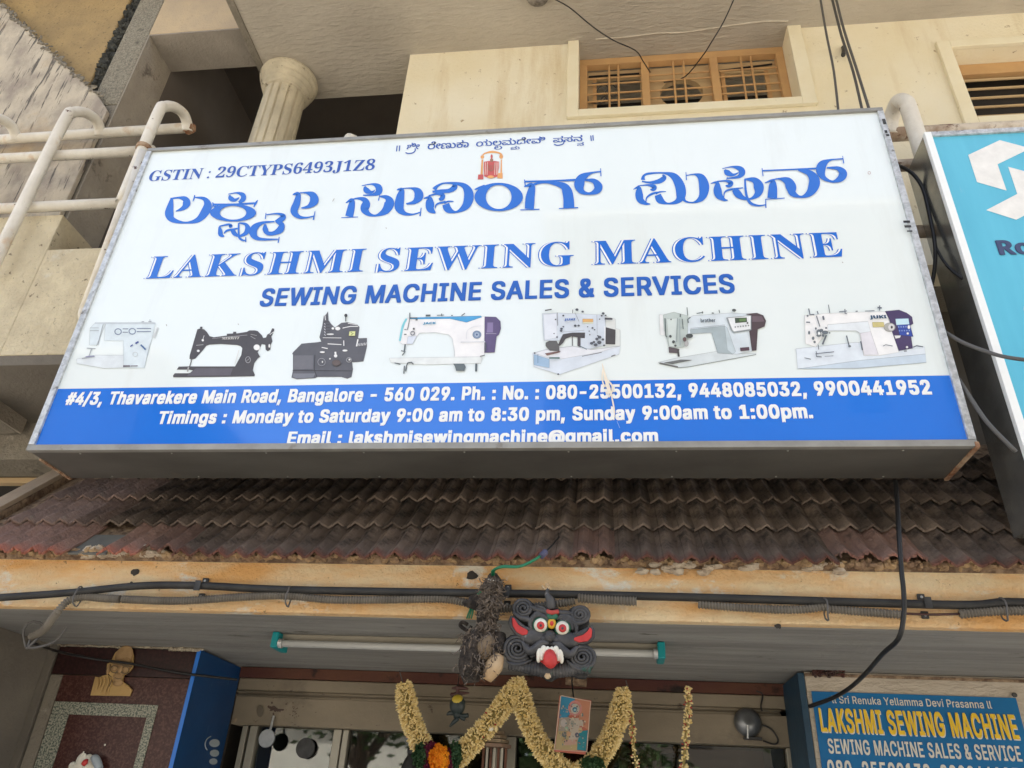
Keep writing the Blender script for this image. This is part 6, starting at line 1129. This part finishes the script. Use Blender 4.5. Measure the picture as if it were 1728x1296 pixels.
MB().tube([mk(775, 880, .055), mk(780, 940, .075), mk(785, 1000, .07), mk(790, 1040, .055)], [.020, .027, .026, .010], 14, smooth=4).build('tongue', 'maskred', MK, smooth=True)
for k in range(26):
    t = k/25; x = 300+t*940; yt = 1000+40*math.sin(t*math.pi)-(60 if 0 else 0); yb = 1075+90*math.sin(t*math.pi)**1.5+(50 if t > .5 else 0)*(t-.5)*2
    if 620 < x < 930: yt = 1040
    MB().tube([mk(x+(785-x)*.06, yt-50, .018), mk(x, (yt+yb)/2, .032), mk(x+(x-785)*.02, yb, .016)], [.009, .0115, .007], 6, smooth=3).build('beard_ridge', 'mask', MK, smooth=True)
MB().blob(mk(750, 1150, .03), (.014, .01, .014), 8, 6).build('beard_stud', 'dried', MK, smooth=True)
MB().tube([mk(790, 340, .02), mk(780, 240, .03), mk(740, 160, .03), mk(760, 90, .02)], [.020, .018, .010, .006], 10, smooth=4).build('crown_finial', 'mask', MK, smooth=True)
for pts in ([(760,110),(720,100),(680,60)], [(765,100),(740,60),(730,30)], [(770,100),(765,60),(745,30)]): MB().tube([mk(x, y, .025) for x, y in pts], .004, 6).build('hanging_wire', 'dried', MK)
MB().tube([mk(740, 370, .035), mk(800, 390, .042), mk(880, 375, .035)], .010, 8, smooth=3).build('crown_band', 'petalred', MK, smooth=True)
MB().tube([mk(760, 420, .035), mk(800, 455, .042), mk(860, 425, .035)], .012, 8, smooth=3).build('crown_band', 'maskgreen', MK, smooth=True)

# ================================================================ HAIR BUNDLE
hb = lambda x, y, Y=3.2: PY(760+x/4.8, 900+y/4.8, Y)
HB = thing('hair_bundle', 'matted black hair and husk charm bundle hanging beside the demon mask', 'charm', tuple(hb(340, 340)))
MB().tube([hb(345, 345, 3.24), hb(350, 420, 3.22), hb(330, 520, 3.2), hb(310, 620, 3.2), hb(290, 760, 3.2), hb(290, 850, 3.2)], [.022, .040, .044, .048, .040, .034], 14, smooth=4).build('hair_core', 'hair', HB, smooth=True)
MB().blob(hb(270, 560, 3.215), (.085, .03, .035), 12, 8, .15).build('hair_knot', 'hair', HB, smooth=True)
MB().tube([hb(250, 800, 3.18), hb(190, 920, 3.17), hb(165, 1080, 3.17), hb(170, 1210, 3.18)], [.030, .044, .050, .030], 14, smooth=4).build('hair_lock', 'hair', HB, smooth=True)
MB().tube([hb(390, 820, 3.2), hb(380, 920, 3.19), hb(310, 1050, 3.19), hb(290, 1180, 3.2)], [.03, .036, .034, .02], 14, smooth=4).build('hair_lock', 'hair', HB, smooth=True)
MB().tube([hb(320, 850, 3.165), hb(280, 920, 3.155), hb(265, 1010, 3.165)], [.028, .036, .026], 12, smooth=4).build('husk', 'husk', HB, smooth=True)
MB().tube([hb(395, 990, 3.17), hb(350, 1080, 3.16), hb(295, 1190, 3.16)], [.022, .036, .018], 12, smooth=4).build('dried_gourd', 'dried', HB, smooth=True)
MB().tube([hb(305, 372, 3.155), hb(340, 385, 3.14), hb(365, 382, 3.145)], .0035, 6).build('white_tie', 'maskwhite', HB)
rh = random.Random(11); mb = MB()
for k in range(2600):
    t = rh.random(); cx, cy = (345-60*t, 380+t*430) if t < .5 or rh.random() < .3 else (rh.choice([180, 190, 320]), 800+rh.random()*330)
    x = cx+rh.gauss(0, 40 if cy > 700 else 30); y = cy+rh.gauss(0, 20); Y = 3.2-abs(rh.gauss(.03, .025))
    a = rh.gauss(1.6, .8); L = rh.uniform(25, 95); pts = []
    for j in range(4):
        pts.append(hb(x, y, Y)); x += math.cos(a)*L/3; y += math.sin(a)*L/3; a += rh.gauss(0, .7); Y += rh.gauss(0, .006)
    mb.tube(pts, [.0026, .0026, .0022, .0008], 3, caps=False)
mb.build('loose_strands', mat('strand', (.040, .031, .025), (.19, .15, .115), 60, rough=.9), HB, kind='stuff')
for pts in ([(140,740),(100,720),(80,745),(120,780),(150,800),(150,850),(100,840)], [(170,750),(150,790),(130,830)]): MB().tube([hb(x, y, 3.26) for x, y in pts], .008, 6, smooth=4).build('side_hook', 'hair', HB, smooth=True)
for dx in (0, 8, -7):
    o = MB().tube([hb(345+dx, 340, 3.2), hb(350+dx, 300, 3.17), hb(420, 270+dx*.6, 3.14), hb(560, 268+dx*.5, 3.13), hb(680, 215+dx*.5, 3.13), hb(760, 160+dx*.4, 3.16)], .0045, 6, smooth=5).build('green_wire', 'greenwire', HB, smooth=True)
    MB().tube([hb(310+dx, 400, 3.22), hb(240+dx, 480, 3.2), hb(190+dx, 560, 3.24), hb(165+dx*2, 640, 3.25), hb(150+dx*2.5, 690, 3.26)], .0035, 6, smooth=5).build('green_wire', 'greenwire', HB, smooth=True)
MB().tube([hb(735, 185, 3.14), hb(770, 150, 3.16)], .014, 8).build('wire_sleeve', mat('sleeve', (.08, .08, .14), rough=.5), HB)
MB().tube([hb(755, 165, 3.16), hb(820, 100, 3.2), hb(880, 30, 3.3)], .004, 6, smooth=3).build('black_tail', 'cable', HB)

# ================================================================ LIME AND CHILLI CHARM
lc = lambda x, y, Y=4.0: PY(640+x/7.2, 1140+y/7.2, Y)
LC = thing('lime_charm', 'hanging lime with dried chillies between the garland arms', 'charm', tuple(lc(950, 250)))
p = lc(950, 360); MB().blob(p, (.040, .038, .048), 18, 12).build('lime', 'chilligreen', LC, smooth=True)
MB().blob(p+Vector((0, -.006, .017)), (.031, .034, .032), 16, 10).build('lime_top', 'lime', LC, smooth=True)
for pts in ([(880,155),(950,150),(1020,150),(1085,165)], [(860,230),(900,235),(980,215),(1095,210)], [(870,215),(950,240),(1010,225)]): MB().tube([lc(*q) for q in pts], [.004, .011, .010, .003], 8, smooth=4).build('red_chilli', 'chilli', LC, smooth=True)
for pts in ([(820,480),(860,455),(930,462)], [(930,470),(1010,490),(1085,480)], [(960,500),(1000,510),(1045,530)], [(855,622),(910,560),(960,520)]): MB().tube([lc(*q) for q in pts], [.004, .011, .010], 8, smooth=4).build('dark_chilli', 'chilligreen', LC, smooth=True)
MB().tube([lc(950, 440), lc(945, 520)], [.024, .016], 10).build('dark_stem', 'chilligreen', LC, smooth=True)
MB().tube([lc(950, 130), lc(952, 240)], .010, 8).build('twig', 'chilli', LC)
p1 = PY(783, 1075, 3.27); MB().tube([lc(950, 135), PY(777, 1130, 3.7), p1], .0022, 5).build('string', 'cable', LC)

# ================================================================ GARLANDS
GY = 4.45
def garland(label, arms, r, tip=None, n=460, m='petal', Y=GY, name='flower_garland', group='yellow flower garlands', seed=0, size=.021, red=0):
    top = PY(*arms[0][0], Y); T = thing(name, label, 'garland', tuple(top), group); rg = random.Random(seed)
    for arm in arms:
        P = [PY(x, y, Y) for x, y in arm]; A_, _ = crsm(P, [1]*len(P), 10)
        MB().tube(A_, [r*(.33+.27*min(1, 4.5*i_/(len(A_)-1)+.15)) for i_ in range(len(A_))], 8).build('garland_core', 'garlandcore', T, smooth=True)
        mb = MB()
        for k in range(n):
            f = rg.random()*(len(A_)-1); i = min(int(f), len(A_)-2); c = A_[i].lerp(A_[i+1], f-i); t = (A_[i+1]-A_[i]).normalized()
            u = t.cross(Vector((0, 1, 0))).normalized(); w = Vector((0, -1, 0)); a = rg.uniform(-.35*math.pi, 1.35*math.pi)
            rl = r*(.55+.5*min(1, 4.5*f/(len(A_)-1)+.15)*(1-.12*math.sin(f*.9)))
            d = (u*math.cos(a)+w*math.sin(a)+t*rg.gauss(0, .28)).normalized()
            b0 = c+d*rl*.45; L = rl*.40+rg.uniform(.2, .8)*size; s1 = d.orthogonal().normalized()*size*.27; s2 = d.cross(s1.normalized())*size*.27
            e0 = b0+d*L; md = b0+d*L*.74
            mb.add([b0, md+s1, md+s2, md-s1, md-s2, e0], [(0, 2, 1), (0, 3, 2), (0, 4, 3), (0, 1, 4), (5, 1, 2), (5, 2, 3), (5, 3, 4), (5, 4, 1)], 1 if rg.random() < red else 0)
        mb.build('flower_buds', [m, 'petalred'] if red else m, T, kind='stuff')
    return T
G1 = garland('left swag of cream buds ending in maroon and orange flowers', [[(682, 1154), (685, 1180), (693, 1214), (706, 1246), (722, 1274), (738, 1292)], [(874, 1152), (862, 1170), (850, 1190), (838, 1206), (818, 1230), (798, 1252), (782, 1270), (766, 1284)]], .057, seed=1, n=1700, red=.008)
G2 = garland('right swag of cream buds from the middle peak to the shop right', [[(872, 1146), (878, 1172), (887, 1204), (900, 1236), (918, 1266), (944, 1296), (970, 1312)], [(1051, 1166), (1048, 1190), (1041, 1218), (1030, 1246), (1015, 1272), (995, 1296), (970, 1312)]], .056, seed=2, n=1700)
mb = MB(); rg = random.Random(4)
def fluff(cx, cy, rx, ry, n, m, nm, T, s=.02, Y=GY-.03):
    mb = MB()
    for k in range(n):
        a = rg.random()*6.283; q = math.sqrt(rg.random()); c = PY(cx+rx*q*math.cos(a), cy+ry*q*math.sin(a), Y-.05*math.sqrt(max(0, 1-q*q)))
        d = Vector((rg.gauss(0, .7), -1, rg.gauss(0, .7))).normalized(); s1 = d.orthogonal().normalized(); s2 = d.cross(s1)
        mb.add([c, c+d*s*.6+s1*s*.6, c+d*s, c+d*s*.6+s2*s*.6, c+d*s*.6-s1*s*.5, c+d*s*.6-s2*s*.5], [(0, 1, 2), (0, 2, 3), (0, 3, 4), (2, 3, 4), (0, 2, 5), (0, 5, 1)])
    mb.build(nm, m, T, kind='stuff')
fluff(712, 1276, 14, 20, 220, 'leaf', 'leaf_cluster', G1); fluff(728, 1278, 18, 26, 320, 'petalp', 'maroon_flowers', G1); fluff(741, 1282, 16, 24, 380, 'petalo', 'orange_flowers', G1, Y=GY-.07)
fluff(758, 1284, 8, 20, 160, 'petalp', 'maroon_flowers', G1); fluff(769, 1276, 9, 24, 200, 'leaf', 'leaf_cluster', G1); fluff(1000, 1290, 20, 12, 160, 'leaf', 'leaf_cluster', G2)
G3 = garland('thin strand of small buds beside the right end of the swag', [[(1055, 1158), (1064, 1200), (1068, 1240), (1074, 1300)]], .010, n=170, seed=6, size=.022, name='bud_strand', group='thin bud strands', red=.1, m='petal')
G4 = garland('thin straight strand of buds hanging alone in front of the shutter', [[(1161, 1160), (1161, 1200), (1158, 1240), (1153, 1300)]], .012, n=230, seed=7, size=.024, name='bud_strand', group='thin bud strands', red=.14)
for T, (px, py) in ((G1, (674, 1132)), (G2, (1056, 1148))): MB().tube([PY(px, py, GY), PY(px+7, py+24, GY)], .003, 5).build('tie_string', 'cablegrey', T)

# ================================================================ DEITY PICTURE AND OTHER SMALL THINGS
DY = 4.30; c4 = [PY(944, 1173, DY), PY(998, 1182, DY), PY(988, 1273, DY), PY(935, 1268, DY)]
DP = thing('framed_picture', 'tilted red framed devotional picture hanging between the right garland arms', 'picture', tuple(c4[0]))
mb = MB(); mb.prism(c4, (0, .02, 0)); mb.build('frame', 'picred', DP, bevel=.002)
a = Print(DY, (920, 1160), 10.8); a.n = 4
a.poly((.04,.22,.36), [(290,160),(550,200),(420,560),(260,560)]).poly((.45,.20,.12), [(550,200),(820,260),(780,780),(600,640)]).poly((.38,.30,.15), [(260,560),(600,560),(600,1150),(180,1130)]).poly((.02,.20,.25), [(600,800),(780,780),(740,1160),(580,1140)]).poly((.30,.26,.22), [(260,560),(440,540),(480,800),(240,800)])
a.ring((.50,.22,.20), 545, 380, 105, 120, 40).ell((.45,.42,.36), 545, 390, 80, 95).ell((.05,.18,.28), 540, 405, 44, 46).ell((.3,.5,.5), 540, 410, 20).poly((.42,.36,.30), [(450,560),(610,560),(630,760),(600,960),(430,950),(440,760)]).poly((.45,.28,.22), [(350,960),(560,950),(580,1040),(340,1060)])
for (x, y, r, cc) in ((340, 650, 60, (.42,.38,.36)), (650, 650, 50, (.40,.34,.28)), (350, 860, 45, (.12,.14,.14)), (580, 870, 40, (.10,.10,.14)), (500, 650, 40, (.3,.28,.24)), (390, 750, 30, (.25,.4,.3)), (640, 780, 40, (.5,.36,.2)), (430, 850, 40, (.5,.3,.18))): a.ell(cc, x, y, r, r*1.2, 12)
rq = random.Random(21)
for k in range(120):
    x, y = rq.uniform(270, 740), rq.uniform(330, 1100); cc = rq.choice([(.42,.36,.30), (.10,.09,.10), (.30,.10,.08), (.5,.42,.3), (.12,.2,.2), (.36,.28,.22)])
    if abs(x-500) < 230: a.ell(cc, x, y, rq.uniform(5, 16), rq.uniform(6, 22), 6)
a.line((.55,.42,.34), [(290,160),(830,265),(760,1180),(170,1140),(290,160)], 16)
a.build('picture_print', DP)
MB().tube([PY(968, 1178, DY), PY(965, 1150, DY+.1), PY(966, 1135, 4.4)], .004, 6).build('cord', 'cable', DP)
# lantern-like shade, idol, boxes
p = PY(836, 1262, 4.5); LN = thing('stacked_shade', 'brown stepped shade on a slatted pillar behind the garland', 'lamp shade', tuple(p))
for k in range(4): MB().lathe((p.x, 4.5, p.z+.0+k*.022), [(.085-k*.013, 0), (.085-k*.013, .016), (.06-k*.01, .021)], 6).build('shade_tier', mat('brown_shade', (.20, .13, .09), rough=.7) if k == 0 else 'husk', LN)
for k in range(7): MB().box(p.x-.065+k*.02, p.x-.053+k*.02, 4.47, 4.49, p.z-.6, p.z-.002).build('slat', 'alu' if k % 2 else 'maroonwood', LN)
MB().blob((p.x-.02, 4.42, p.z+.085), (.016, .014, .014), 10, 7).build('white_bead', 'maskwhite', LN, smooth=True)
p = PY(697, 1285, 4.58); ID = thing('dark_figurine', 'small black figurine silhouette left of the maroon flowers', 'figurine', tuple(p))
MB().blob((p.x-.008, 4.58, p.z+.055), (.032, .028, .035), 14, 9).build('head', 'black', ID, smooth=True)
MB().tube([(p.x-.005, 4.58, p.z+.03), (p.x-.01, 4.58, p.z-.03), (p.x-.015, 4.58, p.z-.12), (p.x-.015, 4.58, p.z-.2)], [.028, .05, .055, .05], 12, smooth=3).build('body', 'black', ID, smooth=True)
p = PY(955, 1146, 4.55); o = MB().tube([p, PY(990, 1150, 4.55)], .03, 8).build('grime_lump', 'mortar', None, loc=tuple(p)); tag(o, 'brown grimy block under the mask chin on the shutter', 'block')

# ================================================================ ACROSS THE STREET (out of view; tall houses added to shape the sign's sheen)
def house(name, label, x0, x1, y, h, m, nw, nf):
    T = thing(name, label, 'building', ((x0+x1)/2, y, GZ), 'houses across the street')
    box('wall', m, x0, x1, y-9, y, GZ, GZ+h, T, bevel=0)
    box('roof', 'pavement', x0-.3, x1+.3, y-9.2, y+.3, GZ+h, GZ+h+.3, T, bevel=0)
    for f in range(nf):
        for i in range(nw):
            X = x0+(i+.5)*(x1-x0)/nw; Z = GZ+1.4+f*h/nf
            box('window', 'glass' if 0 else 'void', X-.7, X+.7, y+.002, y+.03, Z, Z+1.7, T, bevel=0)
    return T
house('unseen_corner_house', 'tall grey house across the street at far left, seen in reflections', -34, -20, -21, 20, 'houseb', 5, 5)
house('low_house', 'low pale house across the street in the middle, seen in reflections', -18, -4, -20.5, 5.5, 'housea', 5, 1)
house('unseen_tall_house', 'tall dark house across the street at right, seen in reflections', -2.5, 26, -21, 27, 'houseb', 8, 7)
def tree(x, y, h, r, seed, label):
    T = thing('street_tree', label, 'tree', (x, y, GZ), 'trees across the street'); rg = random.Random(seed)
    MB().tube([(x, y, GZ), (x+.1, y, GZ+h*.4), (x, y+.2, GZ+h*.8)], [.3, .22, .08], 8).build('trunk', 'bark', T)
    for k in range(5):
        a = k*1.3; MB().tube([(x, y, GZ+h*.45), (x+r*.5*math.cos(a), y+r*.5*math.sin(a), GZ+h*.65), (x+r*.8*math.cos(a), y+r*.8*math.sin(a), GZ+h*.85)], [.12, .08, .03], 6).build('limb', 'bark', T)
    mb = MB(); mb.open = True
    for c in range(26):
        a = rg.random()*6.28; q = r*rg.random()**.5; cz = GZ+h*.75+rg.uniform(-1, 1)*r*.55; cc = Vector((x+q*math.cos(a), y+q*math.sin(a), cz))
        for k in range(110):
            p = cc+Vector((rg.gauss(0, .5), rg.gauss(0, .5), rg.gauss(0, .4))); d = Vector((rg.gauss(0, 1), rg.gauss(0, 1), rg.gauss(0, .5))).normalized()*.16; u = d.orthogonal().normalized()*.07
            mb.add([p-d, p+u, p+d, p-u], [(0, 1, 2, 3)])
    mb.build('crown', 'foliage', T, kind='stuff')
tree(-7, -13.5, 8, 2.4, 1, 'leafy street tree across the road at left'); tree(-1, -14, 6.5, 2.0, 2, 'smaller street tree across the road in the middle'); tree(6.5, -13.5, 8.5, 2.4, 3, 'leafy street tree across the road at right')
for o in bpy.data.objects:
    for k in ('_o', '_r'):
        if k in o: del o[k]
